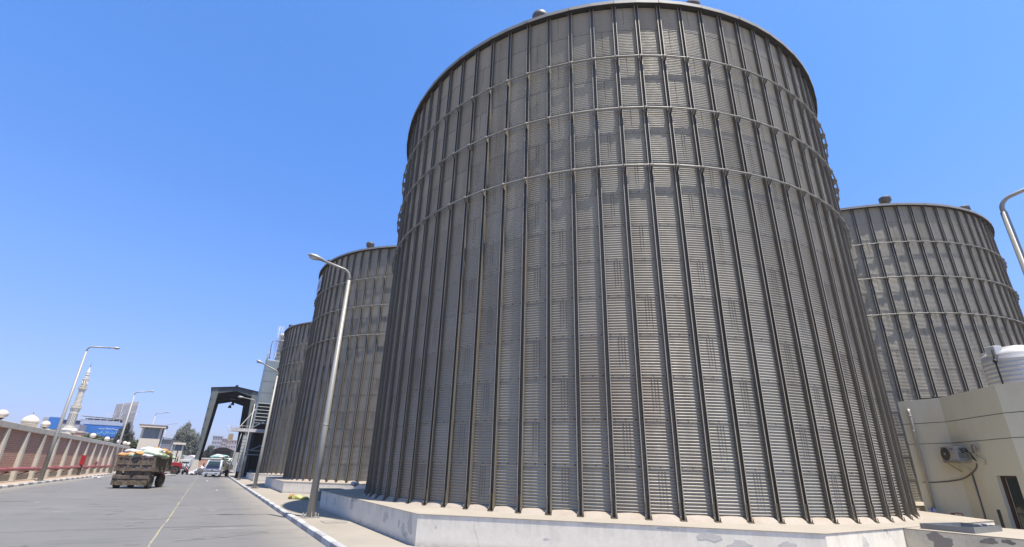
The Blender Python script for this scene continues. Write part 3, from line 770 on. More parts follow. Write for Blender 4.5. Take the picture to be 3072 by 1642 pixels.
# ------------------------------------------------------------------ sacks
def sack_mesh(name, m, L=1.05, W=.60, T=.26, seed=0, bend=.0):
    rg = random.Random(seed); b = MB(); nu, nv = 22, 14; vs = []; fs = []
    ph = [rg.uniform(0, 6.28) for _ in range(6)]
    for i in range(nu+1):
        u = -1 + 2*i/nu
        wid = (1 - abs(u)**5)**.5*.92 + .10 if abs(u) < 1 else .10
        thk = max(0., 1-abs(u)**2.6)**.62
        for j in range(nv):
            a = 2*PI*j/nv; cx, sx = math.cos(a), math.sin(a)
            yy = W/2*wid*math.copysign(abs(cx)**.8, cx); zz = T/2*(thk*math.copysign(abs(sx)**.75, sx) + .03*sx)
            k = 1 + .06*math.sin(3*u*2+ph[0]+a) + .05*math.sin(7*u+ph[1]+2*a) + .03*math.sin(13*u+ph[2]+3*a)
            vs.append((u*L/2*(1 + .02*math.sin(a*2+ph[3])), yy*k, zz*k + bend*(u*u-.4) + .02*math.sin(4*u+ph[4])))
    for i in range(nu):
        for j in range(nv): fs.append((i*nv+j, (i+1)*nv+j, (i+1)*nv+(j+1) % nv, i*nv+(j+1) % nv))
    fs += [tuple(reversed(range(nv))), tuple(range(nu*nv, (nu+1)*nv))]
    b.add(vs, fs, True); o = b.build(name, m); me = o.data; bpy.data.objects.remove(o); return me
SK = {k: [sack_mesh('sack', M['sack_'+k], 1.0+.06*s, .58, .27+.02*s, i*10+s, (-.03,.03,-.06)[s]) for s in range(3)] for i, k in enumerate(('blue','orange','allorange','green','olive','teal','white','dark'))}
def sack(kind, loc, rot, label, group, var=0, scale=1., cat='sack'):
    o = bpy.data.objects.new('sack', SK[kind][var]); C.objects.link(o); o.location = loc; o.rotation_euler = rot
    o.scale = (scale,)*3; tag(o, label, cat, group); return o

# ------------------------------------------------------------------ farm trailer
TZ = -.12; TX, TY, TR = -3.97, 40.5, rad(-13)     # local: x across, y forward; rear edge at y=0
tl = thing('farm_trailer', 'rusty two axle farm trailer heaped with sacks, seen from behind', 'trailer', (TX,TY,TZ), TR)
hw, L = 1.03, 3.25
m = MB(); m.box(-hw, hw, 0, L, 1.08, 1.15); m.build('bed', M['rust'], tl)
tg = MB(); tg.box(-hw, hw, -.05, -.005, 1.10, 1.94)
tgo = tg.build('tailgate', M['tailgate'], tl)
m = MB()
for x in (-hw+.02, -.36, .34, hw-.02): m.box(x-.05, x+.05, -.085, -.052, 1.10, 1.95)
m.box(-hw, hw, -.09, -.053, 1.88, 1.95); m.box(-hw, hw, -.088, -.052, 1.46, 1.53); m.box(-hw, hw, -.095, -.053, 1.08, 1.16)
for x in (-.72, -.02, .66): m.box(x-.09, x+.09, -.11, -.09, 1.455, 1.52); m.box(x-.03, x+.03, -.08, -.051, 1.53, 1.88)
m.build('tailgate_frame', M['rust'], tgo)
for s in (-1, 1):
    m = MB(); m.box(min(s*hw, s*(hw-.05)), max(s*hw, s*(hw-.05)), .0, L, 1.16, 1.92); so_ = m.build('side_board', M['oldpaint'], tl)
    m = MB()
    for y in np.linspace(.04, L-.04, 9): m.box(min(s*(hw+.003), s*(hw+.04)), max(s*(hw+.003), s*(hw+.04)), y-.03, y+.03, 1.06, 1.92)
    m.box(min(s*(hw-.02), s*(hw+.055)), max(s*(hw-.02), s*(hw+.055)), -.02, L+.02, 1.921, 1.97); m.box(min(s*(hw+.041), s*(hw+.07)), max(s*(hw+.041), s*(hw+.07)), 0, L, 1.05, 1.16)
    m.build('side_rail', M['rust'], so_)
m = MB(); m.box(-hw, hw, L, L+.05, 1.10, 1.94); m.build('headboard', M['rust'], tl)
m = MB(); 
for s in (-.45, .45): m.box(s-.06, s+.06, .05, L, .86, 1.075)
m.box(-.95, .95, .10, .24, .80, .96); m.box(-.95, .95, 2.5, 2.64, .75, .9); m.tube([(0,2.57,.85),(0,2.57,1.07)], .42, 16)
m.prism_dir([(-.62,.02,1.06),(.62,.02,1.06),(.2,.02,.66),(-.2,.02,.66)], (0,.05,0)); m.box(-.96, -.62, .0, .07, .72, 1.06); m.box(.62, .96, .0, .07, .72, 1.06)
m.build('chassis', M['rust'], tl)
m = MB(); m.box(-1.06, .92, -.06, .02, .585, .80); m.box(-1.04, -.60, -.05, .0, .80, .84); m.build('rear_beam', M['tailgate'], tl, bevel=.015)
m = MB(); m.box(-.09, .09, -.12, .0, .82, .9); m.tube([(0,-.1,.88),(0,-.1,.98)], .02, 6); m.build('tow_pin', M['blackiron'], tl)
m = MB(); n = 14; vs = []; fs = []
for i in range(n+1):
    x = -1.05 + 1.95*i/n
    for z, y in ((.60,-.02),(.42,-.04+.012*math.sin(i*1.3)),(.20+.03*math.sin(i*.9),-.05+.02*math.sin(i*2.1))): vs.append((x,y,z)); vs.append((x,y+.03,z))
for i in range(n):
    for k in (0,2):
        a = i*6+k; b = (i+1)*6+k
        fs += [(a,b,b+2,a+2), (a+1,a+3,b+3,b+1)]
    a = i*6; b = (i+1)*6; fs += [(a,a+1,b+1,b), (a+4,b+4,b+5,a+5)]
fs += [(0,2,3,1),(2,4,5,3),(n*6,n*6+1,n*6+3,n*6+2),(n*6+2,n*6+3,n*6+5,n*6+4)]
m.add(vs, fs); m.build('mud_flap', M['mud'], tl)
def wheel(parent, c, ax, r=.45, w=.24, mt='tyre', mr='rim', lugs=22, name='wheel'):
    c = Vector(c); ax = Vector(ax).normalized()
    m = MB(); h = w/2
    m.wheel(c, ax, [(r*.56,-h*.7),(r*.75,-h),(r*.93,-h*.92),(r,-h*.6),(r,h*.6),(r*.93,h*.92),(r*.75,h),(r*.56,h*.7)], 28)
    u = Vector((0,0,1)); q = ax.cross(u).normalized()
    for k in range(lugs):
        t = 2*PI*k/lugs; d = u*math.cos(t)+q*math.sin(t); tg_ = q*math.cos(t)-u*math.sin(t)
        for s in (-1,1):
            a = c + d*(r+.004) + ax*s*h*.1 + tg_*0; b = c + d*(r-.01) + ax*s*h*.86 + tg_*s*.03
            m.bar(a, b, .028, .03, d)
    o = m.build(name, M[mt], parent)
    m = MB(); m.wheel(c, ax, [(r*.10,-h*.8),(r*.18,-h*.75),(r*.2,-h*.35),(r*.48,-h*.3),(r*.57,-h*.68),(r*.57,h*.68),(r*.48,h*.3),(r*.2,h*.35),(r*.18,h*.75),(r*.10,h*.8)], 20)
    m.build('rim', M[mr], o); return o
for x in (-.85, .88):
    wheel(tl, (x,.42,.45), (1,0,0), .45, .25)
for x in (-.80, .84):
    wheel(tl, (x,2.57,.45), (1,-.15,0), .45, .25)
m = MB(); m.tube([(.2,3.1,.72),(1.15,4.6,.80)], .05, 8); m.tube([(-.35,2.9,.72),(1.05,4.5,.80)], .04, 8); m.build('drawbar', M['offwhite'], tl)
m = MB(); m.box(.90, 1.05, 1.95, 2.9, .86, .94); m.build('red_bar', M['red'], tl)
def tw(x, y, z):
    v = Matrix.Rotation(TR, 3, 'Z') @ Vector((x,y,0)); return (TX+v.x, TY+v.y, TZ+z)
G = 'sacks heaped on the farm trailer'
SL = [('orange',(-.72,.28,2.02),(.0,-.04,.05),'orange and white striped sack overhanging the left end of the tailgate',0,1.08),
      ('blue',(-.45,.42,2.26),(0,.03,.1),'white sack lying on top of the orange striped sack',1,.98),
      ('allorange',(.06,.18,2.14),(.25,.1,1.35),'plain orange sack end poking out above the middle of the tailgate',0,.9),
      ('blue',(.42,.75,2.38),(0,.05,.15),'large white and pale blue sack crowning the heap',1,1.3),
      ('green',(.55,.34,2.16),(0,.08,.05),'long pale green sack right of the plain orange one',2,1.18),
      ('sackw',(.45,.16,2.00),(0,.02,.0),'white sack with a dark seam lying low on the tailgate edge',0,.85),
      ('olive',(-.15,.2,1.98),(0,0,.1),'crumpled greenish sack low behind the tailgate middle',1,.9),
      ('olive',(.92,.75,2.10),(.1,.35,1.2),'crumpled grey green sack slumped over the right rear corner',2,1.05),
      ('olive',(.94,1.55,2.04),(.1,.3,1.4),'grey green sack along the right side board, behind the slumped one',0,1.0),
      ('allorange',(.9,1.75,2.33),(.0,.2,.9),'orange sack near the top at the right rear',1,.85),
      ('blue',(.72,1.25,2.36),(.1,.2,.7),'white and blue sack end between two orange sacks',0,.8),
      ('allorange',(.35,1.7,2.42),(0,0,.4),'orange sack at the far side of the heap behind the white crown sack',2,.9),
      ('green',(.86,2.45,2.24),(.2,.3,1.3),'pale green sack at the front right of the load',0,1.0),
      ('allorange',(.72,2.2,2.40),(.1,.2,1.1),'orange sack on top beside the pale green front sack',0,.8),
      ('green',(-.3,1.6,2.14),(0,0,1.2),'pale green sack in the hollow of the heap',1,1.0),
      ('orange',(-.6,1.3,2.05),(0,0,1.5),'orange striped sack along the left side board',2,1.0),
      ('blue',(-.4,2.4,2.05),(0,0,.3),'white sack at the far left of the load',2,1.0),
      ('olive',(.85,2.95,2.02),(.1,.2,.5),'grey green sack pressed against the headboard',1,.9)]
for kind, p, r, lab, v, s in SL:
    kind = 'white' if kind == 'sackw' else kind
    sack(kind, tw(p[0],p[1],p[2]+.03), (r[0], r[1], r[2]+TR), lab, G, v, s)
# lower layer filling the bed (mostly hidden)
for i, (x, y) in enumerate(((-.5,.5),(.45,.6),(-.5,1.2),(.45,1.3),(-.5,1.9),(.45,2.0),(-.5,2.6),(.4,2.7))):
    sack('green' if i % 2 else 'olive', tw(x,y,1.32+.0), (0,0,TR), 'sack of the bottom layer inside the trailer bed', G, i % 3, 1.0)
for i, (x, y) in enumerate(((-.5,.5),(.45,.6),(-.5,1.2),(.45,1.3),(-.5,1.9),(.45,2.0),(-.5,2.6),(.4,2.7))):
    sack('olive' if i % 2 else 'white', tw(x,y,1.60), (0,0,TR+.1), 'sack of the second layer inside the trailer bed', G, (i+1) % 3, 1.0)
for i, (x, y) in enumerate(((.45,.6),(-.4,.7),(.45,1.3),(.45,2.0),(.3,1.7),(-.4,1.5))):
    sack('white', tw(x,y,1.88), (0,0,TR+.2), 'sack of the third layer under the visible heap on the trailer', G, i % 3, 1.0)

# ------------------------------------------------------------------ white truck
WR = rad(-11.5); WX, WY = .74, 74.4
wtk = thing('white_truck', 'white cab truck loaded with teal and white sacks, facing the camera under the steel canopy', 'truck', (WX,WY,-.12), WR)
def ww(x, y, z):
    v = Matrix.Rotation(WR, 3, 'Z') @ Vector((x,y,0)); return (WX+v.x, WY+v.y, z-.12)
m = MB()
prof = [(.02,.55),(.0,.75),(.06,1.12),(.13,1.35),(.50,1.98),(.66,2.06),(1.65,2.08),(1.70,2.0),(1.70,.55)]
def cabsec(x, k):   # y z outline pulled in at the sides
    return [(x*(1 - (.10 if z > 1.4 else 0)), y + k*(.10 if y < .2 else .03), z) for y, z in prof]
secs = [cabsec(-.93,1), cabsec(-.80,.15), cabsec(0,-.15), cabsec(.80,.15), cabsec(.93,1)]
n = len(prof); vs = [p for s in secs for p in s]; fs = [(i*n+k, i*n+(k+1) % n, (i+1)*n+(k+1) % n, (i+1)*n+k) for i in range(4) for k in range(n)] + [tuple(reversed(range(n))), tuple(4*n+k for k in range(n))]
m.add(vs, fs); m.build('cab', M['truckwhite'], wtk, bevel=.03)
m = MB(); m.add([(-.74,.085,1.40),(.74,.085,1.40),(.66,.425,1.93),(-.66,.425,1.93),(-.74,.13,1.40),(.74,.13,1.40),(.66,.47,1.93),(-.66,.47,1.93)], [(0,1,2,3),(7,6,5,4),(0,4,5,1),(1,5,6,2),(2,6,7,3),(3,7,4,0)]); ws = m.build('windshield', M['glass'], wtk)
m = MB(); m.bar((-.5,.075,1.43),(-.05,.155,1.58),.02,.02); m.bar((.1,.075,1.43),(.5,.155,1.58),.02,.02); m.build('wiper', M['blackiron'], ws)
m = MB(); m.box(-.76, .76, -.045, .05, 1.10, 1.36); m.build('wiper_panel', M['navy'], wtk, bevel=.02)
m = MB(); m.box(-.55, .55, -.055, -.01, .68, .80); m.build('grille', M['blackiron'], wtk)
m = MB(); m.box(-.5, .5, -.066, -.056, .70, .73); m.box(-.5, .5, -.066, -.056, .755, .78); m.build('grille_bar', M['chrome'], wtk)
m = MB(); m.box(-.09, .09, -.06, -.01, .90, .95); m.build('front_badge', M['chrome'], wtk)
for s in (-1,1):
    m = MB(); m.box(min(s*.58,s*.88), max(s*.58,s*.88), -.06, .12, .62, .86); hl = m.build('headlight', M['lamp_clear'], wtk, bevel=.02)
    m = MB(); m.box(min(s*.84,s*.935), max(s*.84,s*.935), -.04, .1, .66, .84); m.build('indicator', M['amber'], hl)
    m = MB(); m.tube([(s*.9,.25,1.75),(s*1.12,.12,1.7),(s*1.12,.12,1.2),(s*.92,.25,1.15)], .012, 6); m.box(s*1.12-.07, s*1.12+.07, .10, .14, 1.3, 1.62); m.build('mirror', M['blackiron'], wtk)
    m = MB(); m.box(min(s*.925,s*.945), max(s*.925,s*.945), .45, 1.25, .70, 1.36); dr = m.build('door', M['truckwhite'], wtk, bevel=.01)
    m = MB(); m.add([(s*.93,.38,1.40),(s*.93,1.25,1.40),(s*.855,1.25,1.92),(s*.855,.62,1.92)], [(0,1,2,3)]); m.build('side_window', M['glass'], dr)
m = MB(); m.box(-.95, .95, -.13, .10, .30, .58); bp = m.build('bumper', M['truckwhite'], wtk, bevel=.03)
m = MB(); 
for s in (-1,1): m.box(s*.52-.16, s*.52+.16, -.138, -.128, .40, .48)
m.build('bumper_slot', M['blackiron'], bp)
m = MB(); m.box(-.26, .26, -.145, -.132, .36, .50); m.build('number_plate', M['offwhite'], bp)
m = MB(); m.box(-.62, .62, .45, 1.6, 2.075, 2.30); m.build('roof_box', M['offwhite'], wtk, bevel=.08)
m = MB(); m.box(-.42, .42, .2, 7.2, .50, .72); m.box(-.8, .8, .5, 1.6, .35, .55); m.build('chassis', M['dark'], wtk)
m = MB(); m.box(-1.05, 1.05, 1.85, 7.3, .86, 1.0); m.build('bed', M['woodgrey'], wtk)
for s in (-1,1):
    m = MB(); m.box(min(s*1.05,s*1.01), max(s*1.05,s*1.01), 1.86, 7.28, 1.0, 1.5)
    for y in np.linspace(1.9, 7.2, 6): m.box(min(s*1.05,s*1.08), max(s*1.05,s*1.08), y-.03, y+.03, .9, 1.5)
    m.build('side_board', M['woodgrey'], wtk)
m = MB(); m.box(-1.05, 1.05, 1.85, 1.9, 1.0, 2.15)
m.build('headboard', M['woodgrey'], wtk)
for x in (-.78,.78):
    wheel(wtk, (x,1.0,.40), (1,0,0), .40, .2, mr='offwhite', lugs=0)
    wheel(wtk, (x,5.6,.40), (1,0,0), .40, .38, mr='offwhite', lugs=0)
G = 'sacks loaded on the white truck'
rg = random.Random(5); kinds = ['teal','white','teal','white','blue','dark','white']
lab = {'teal':'teal woven sack in the load of the white truck','white':'white woven sack in the load of the white truck','blue':'pale blue and white sack in the load of the white truck','dark':'dark green netted sack in the load of the white truck'}
for lz in range(5):
    for iy in range(7):
        for sx in (-1, 0, 1):
            if sx == 0 and lz < 4: continue
            z = 1.16 + .27*lz; y = 2.3 + iy*.75 + rg.uniform(-.06,.06); x = sx*(.72 if lz else .70) + rg.uniform(-.05,.05)
            if lz == 4 and rg.random() < .25: continue
            k = rg.choice(kinds) if lz > 1 else rg.choice(('dark','white','dark'))
            sack(k, ww(x, y, z), (rg.uniform(-.1,.1), rg.uniform(-.08,.08), WR + (rg.uniform(-.2,.2) if sx == 0 else PI/2+rg.uniform(-.15,.15))), lab[k], G, rg.randrange(3), .92)
for x, y, z, r, k in ((-.45,1.75,2.50,.1,'teal'),(.25,1.8,2.48,-.2,'white'),(-.2,2.6,2.66,.3,'white'),(.5,2.5,2.6,.1,'teal'),(0.1,3.3,2.6,.6,'white'),(.65,3.2,2.55,1.2,'white'),(-.6,3.4,2.6,.9,'teal'),(-.1,2.2,2.44,0,'blue')):
    sack(k, ww(x,y,z), (0,rg.uniform(-.1,.1),WR+r), lab[k], G, rg.randrange(3), 1.0)

# truck with a dark tarpaulin behind
dt = thing('tarped_truck', 'tall truck body under a black arched tarpaulin behind the white truck', 'truck', (1.75,94.5,-.12), rad(-6))
m = MB(); xs = [-1.3,-1.3,-1.15,-.6,0,.6,1.15,1.3,1.3]; zz = [2.3,3.75,3.9,4.12,4.2,4.12,3.9,3.75,2.3]
vs = [(x,0,z) for x, z in zip(xs,zz)] + [(x,7,z) for x, z in zip(xs,zz)]
fs = [(i,i+1,10+i,9+i) for i in range(8)] + [tuple(range(9)), tuple(reversed(range(9,18)))]
m.add(vs, fs); m.build('tarpaulin', M['tarp'], dt)
m = MB(); m.box(-1.25, 1.25, .06, 6.9, 1.1, 2.3)
for z in (1.5, 1.9, 2.35, 3.05, 3.5): m.box(-1.28, 1.28, -.04, .0, z, z+.09)
for x in (-1.2,-.4,.4,1.2): m.box(x-.05, x+.05, -.045, -.001, 1.1, 3.6)
m.build('body', M['tarp'], dt)
m = MB(); m.box(-.5, .5, .3, 6.8, .6, 1.1); m.build('chassis', M['dark'], dt)
for x in (-1.0,1.0):
    for y in (1.2, 5.5): wheel(dt, (x,y,.5), (1,0,0), .5, .3, mr='rim', lugs=0)

# ------------------------------------------------------------------ pile of white bags
rg = random.Random(3); G = 'heap of discarded white bags'
for i in range(20):
    k = rg.random(); x = -1.62 + 1.25*k + rg.uniform(-.12,.12); top = .18 + 1.05*max(0, k-.12); z = rg.uniform(.05, top)
    m = MB(); a = [rg.uniform(0,6) for _ in range(4)]
    m.ball((0,0,0), rg.uniform(.30,.48), rg.uniform(.25,.4), rg.uniform(.14,.24), 14, 9, lambda X,Y,Z: 1 + .16*math.sin(5*X+a[0]+3*Z) + .14*math.sin(7*Y+a[1]) + .10*math.sin(11*Z+a[2]+6*X))
    o = m.build('white_bag', M['plastic']); o.location = (x, 84.9 + rg.uniform(-.5,.7), z); o.rotation_euler = (rg.uniform(-.5,.5), rg.uniform(-.6,.6), rg.uniform(0,3))
    tag(o, 'crumpled white plastic bag in the heap left of the white truck', 'bag', G)

# ------------------------------------------------------------------ steel canopy over the road
cn = thing('steel_canopy', 'tall dark steel portal canopy spanning the road ahead', 'canopy', (1.75,100,0))
CO = (1.75,100,0); XL, XR, YN, YF = -1.95, 5.45, 100., 119.5
ZE, ZR = 14.25, 14.75
def portal(y, kw=1.):
    m = MB(); rm = MB()
    for x, s in ((XL,1),(XR,-1)):
        for w_, t_ in ((0,.05),):
            m.prism_dir([(x,y-.14,1.9),(x+s*.52*kw,y-.14,1.9),(x+s*.98*kw,y-.14,ZE-1.0),(x+s*.98*kw,y-.14,ZE),(x,y-.14,ZE)], (0,.04,0))
            m.prism_dir([(x,y+.10,1.9),(x+s*.52*kw,y+.10,1.9),(x+s*.98*kw,y+.10,ZE-1.0),(x+s*.98*kw,y+.10,ZE),(x,y+.10,ZE)], (0,.04,0))
            m.box(min(x,x+s*.03), max(x,x+s*.03), y-.22, y+.22, 1.9, ZE); m.bar((x+s*.53*kw,y,1.9), (x+s*.99*kw,y,ZE-1.0), .44, .03, (s,0,0))
    xm = (XL+XR)/2
    for x, s in ((XL,1),(XR,-1)):
        rm.prism_dir([(x,y-.12,ZE-.0),(x,y-.12,ZE-1.0),(x+s*1.1,y-.12,ZE-.85),(xm,y-.12,ZR-.62),(xm,y-.12,ZR)], (0,.24,0))
    return m, rm
for y in (YN, 106.5, 113., YF):
    pc_, pr_ = portal(y, 1. if y == YN else 1.35); pc_.build('portal_columns', M['steelgreen'] if y == YN else M['clad'], cn, CO); pr_.build('rafters', M['rafter'] if y == YN else M['clad'], cn, CO)  # inner frames painted near-black for the shade under the roof
m = MB(); xm = (XL+XR)/2
m.add([(XL-.25,YN-.35,ZE-.02),(xm,YN-.35,ZR+.06),(XR+.25,YN-.35,ZE-.02),(XL-.25,YF+.3,ZE-.02),(xm,YF+.3,ZR+.06),(XR+.25,YF+.3,ZE-.02),
       (XL-.25,YN-.35,ZE+.08),(xm,YN-.35,ZR+.16),(XR+.25,YN-.35,ZE+.08),(XL-.25,YF+.3,ZE+.08),(xm,YF+.3,ZR+.16),(XR+.25,YF+.3,ZE+.08)],
      [(0,3,4,1),(1,4,5,2),(6,7,10,9),(7,8,11,10),(0,1,7,6),(1,2,8,7),(3,9,10,4),(4,10,11,5),(0,6,9,3),(2,5,11,8)])
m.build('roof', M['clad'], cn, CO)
for s, x in ((-1,XL-.06),(1,XR+.03)):
    m = MB(); m.box(x, x+.03, YN+.24, YF, 2.2 if s < 0 else 6.2, ZE-.1); m.build('side_cladding', M['clad'], cn, CO)
m = MB()
for y in (103.2, 109.7, 116.2):
    for x in np.linspace(XL+.3, XR-.3, 5):
        zz = ZE + (ZR-ZE)*(1-abs(x-xm)/(XR-xm)) - .2; m.box(x-.05, x+.05, YN, YF, zz, zz+.15) if y == 103.2 else None
m.build('purlins', M['clad'], cn, CO)
m = MB()
for z in (12.3, 10.6, 8.9, 7.2, 5.5, 3.8):
    xx = XL + .15; m.prism_dir([(XL+.0,YN-.24,z),(XL+.22,YN-.24,z+.1),(XL+.22,YN-.24,z-.1)], (0,.05,0))
m.build('cleat', M['clad'], cn, CO)
for x, s in ((XL,1),(XR,-1)):
    m = MB(); m.prism_dir([(x-s*.12,YN-.4,2.0),(x+s*.60,YN-.4,2.0),(x+s*.95,YN-.4,-.12),(x-s*.5,YN-.4,-.12)], (0,.8,0)); m.build('plinth', M['conc'], cn, CO, bevel=.02)
m = MB(); m.lathe([(.25,0),(.28,.12),(.2,.3),(.12,.42)], (xm,100.2), 12); m2 = MB(); m2.v = [(x,y,z+ZR+.1) for x,y,z in m.v]; m2.f = m.f; m2.sm = m.sm; m2.build('ridge_cowl', M['clad'], cn, CO)
hl = thing('hanging_lamp', 'dark twin hood lamp hanging under the middle of the canopy roof', 'lamp', (1.75,112,12.9))
m = MB(); m.tube([(0,0,.9),(0,0,.1)], .05, 8); m.bar((-.3,0,.15),(.3,0,-.1),.08,.08); m.build('stem', M['blackiron'], hl)
for x, z in ((.18,-.15),(-.22,-.75)):
    m = MB(); m.lathe([(.12,z+.55),(.2,z+.45),(.34,z),(.30,z),(.1,z+.3)], (x,0), 14); m.build('hood', M['blackiron'], hl)
ws_ = thing('white_sheet_fence', 'white corrugated sheet fence standing right of the loaded trucks', 'fence', (4.0,99,-.1))
m = MB()
for i in range(9): m.box(-.40+i*.09, -.40+i*.09+.055, -.02, .03, .5, 3.55); 
m.box(-.42, .40, .031, .05, .5, 3.55); m.build('sheet', M['offwhite'], ws_)
m = MB(); m.box(-.4, -.33, .06, .12, 0, 3.4); m.box(.3, .37, .06, .12, 0, 3.4); m.build('post', M['blackiron'], ws_)

# ------------------------------------------------------------------ galvanised loading tower
tw_ = thing('loading_tower', 'tall galvanised loading tower with railed top and slatted middle, left of the farthest silo', 'tower', (5.5,70,0))
TO = (5.5,70,0)
m = MB(); m.box(4.0, 7.6, 70, 73.5, 9.05, 14.9)
b_ = m.build('hopper_panels', M['galv'], tw_, TO, bevel=.03)
m = MB()
for z in (10.5, 12., 13.4): m.box(3.99, 7.61, 69.985, 70.0, z, z+.04)
m.box(3.96, 4.04, 69.96, 70.05, 9.0, 14.92)
m.build('panel_seam', M['tray'], b_, TO)
m = MB()
for i in range(6):
    z = 6.75 + i*.43; m.bar((4.02,70.0,z+.1), (7.5,70.0,z+.1), .34, .05, (0,.6,.8))
m.box(4.05, 7.4, 70.6, 70.7, 6.5, 9.0); m.build('louvre', M['steelblue'], tw_, TO)
for x, y in ((3.98,69.95),(7.5,69.95),(3.98,73.4),(7.5,73.4)):
    m = MB(); m.box(x-.11, x+.11, y-.09, y-.075, -.05, 9.05); m.box(x-.11, x+.11, y+.075, y+.09, -.05, 9.05); m.box(x-.012, x+.012, y-.075, y+.075, -.05, 9.05); m.build('leg', M['steelblue'] if y > 72 else M['galv'], tw_, TO)
m = MB()
for a, b in (((4,69.95,6.0),(7.4,69.95,8.4)),((4,69.95,3.1),(7.4,69.95,4.9)),((4,69.95,3.2),(7.4,69.95,3.2)),((4,69.95,2.7),(7.4,69.95,2.7)),((4,69.95,6.6),(7.5,69.95,6.6)),((4,70,3.1),(4,73.4,3.1)),((4,73.4,.4),(7.4,73.4,5))): m.bar(a, b, .09, .11)
m.build('brace', M['galv'], tw_, TO)
m = MB()
m.box(4.1, 7.6, 73.06, 73.1, 0, 9.0)
for x in np.arange(4.1, 7.5, .22): m.box(x, x+.12, 73.0, 73.05, 0, 6.4)
m.build('back_sheeting', plain('shade_brown_sheet', (.06,.048,.036), .8), tw_, TO)  # solid dark brown stands for the shaded inside of the tower
m = MB(); rl = [(4.05,70.05),(7.5,70.05),(7.5,73.4),(4.05,73.4)]
for i in range(4):
    a, b = rl[i], rl[(i+1) % 4]
    for z in (15.45, 16.0): m.tube([(*a,z),(*b,z)], .025, 6)
    for k in range(4): q = Vector((*a,0)).lerp(Vector((*b,0)), k/4); m.tube([(q.x,q.y,14.9),(q.x,q.y,16.0)], .025, 6)
m.build('railing', M['lattice'], tw_, TO)
m = MB(); m.lathe([(.42,15.0),(.42,18.6),(.46,18.62),(.46,18.8),(.30,19.0),(.05,19.1)], (5.42,71.2), 20); m.lathe([(.455,17.9),(.455,18.0)], (5.42,71.2), 20); m.build('filter_cylinder', M['offwhite'], tw_, TO)
m = MB(); m.tube([(4.25,70.4,14.9),(4.15,70.4,17.0),(4.2,70.4,17.55),(4.45,70.4,17.75),(5.0,70.5,17.7)], .055, 8); m.build('vent_pipe', M['tray'], tw_, TO)
m = MB()
for x in (4.75,5.10): m.tube([(x,70.6,14.9),(x,70.6,19.8)], .025, 6)
for z in np.arange(15.1, 19.8, .33): m.tube([(4.75,70.6,z),(5.10,70.6,z)], .016, 5)
for z in np.arange(16.6, 19.9, .62):
    m.tube([(4.92+.42*math.cos(a), 70.55-.5*math.sin(a), z) for a in np.linspace(0,PI,8)], .018, 5)
for a in (.5, 1.2, 1.9, 2.6): m.tube([(4.92+.42*math.cos(a),70.55-.5*math.sin(a),16.6),(4.92+.42*math.cos(a),70.55-.5*math.sin(a),19.8)], .016, 5)
m.build('caged_ladder', M['lattice'], tw_, TO)
m = MB()
m.bar((1.6,69,5.62),(7.2,69,5.62),.10,.30); m.bar((1.6,69.9,5.62),(7.2,69.9,5.62),.10,.30); m.box(1.55, 7.2, 68.9, 70.0, 5.38, 5.46)
for x in np.arange(1.6, 4., .6): m.tube([(x,68.9,5.75),(x,68.9,6.05)], .02, 5)
m.tube([(1.35,68.9,6.02),(3.9,68.9,6.05)], .025, 6); m.tube([(1.35,68.9,6.02),(1.25,68.9,5.6),(1.55,68.9,5.2),(1.65,68.9,5.4)], .03, 6)
m.bar((2.4,69,5.7),(3.9,69.6,8.3),.08,.08)
m.build('gantry', M['lattice'], tw_, TO)
m = MB()
for i in range(3): m.box(1.50+.02*i, 2.06-.01*i, 68.7, 69.3, 4.15+.30*i, 4.43+.30*i)
m.build('loading_chute', M['crate'], tw_, TO)
m = MB(); m.tube([(2.9,69,5.4),(2.45,69.2,.2)], .03, 6); m.build('hanging_pipe', M['tray'], tw_, TO)
dc = thing('white_louvred_column', 'white louvred column between the third lamp post and the tower leg', 'column', (3.25,67,0))
m = MB(); m.box(-.2, .2, -.15, .25, .72, 4.85); m.build('shaft', M['offwhite'], dc)
m = MB()
for z in np.arange(.95, 4.8, .38): m.box(-.21, .21, -.165, -.151, z, z+.035)
m.build('louvre_line', M['tray'], dc)
m = MB(); m.box(-.16, .16, -.12, .2, 0, .72); m.build('foot', M['blackiron'], dc)
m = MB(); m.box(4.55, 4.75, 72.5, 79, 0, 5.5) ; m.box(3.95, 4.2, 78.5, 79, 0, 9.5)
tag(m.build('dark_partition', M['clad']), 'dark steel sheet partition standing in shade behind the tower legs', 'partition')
dr = thing('plastic_drum', 'dark blue drum standing in shade at the foot of the loading tower', 'drum', (4.75,66.6,0))
m = MB(); m.lathe([(.27,0),(.29,.03),(.29,.3),(.305,.32),(.29,.34),(.29,.6),(.305,.62),(.29,.64),(.28,.9),(.25,.93)], n=20); m.build('body', M['bluedrum'], dr)
m = MB(); m.lathe([(.26,.93),(.27,.95),(.22,.97)], n=20); m.build('lid', M['blackiron'], dr)

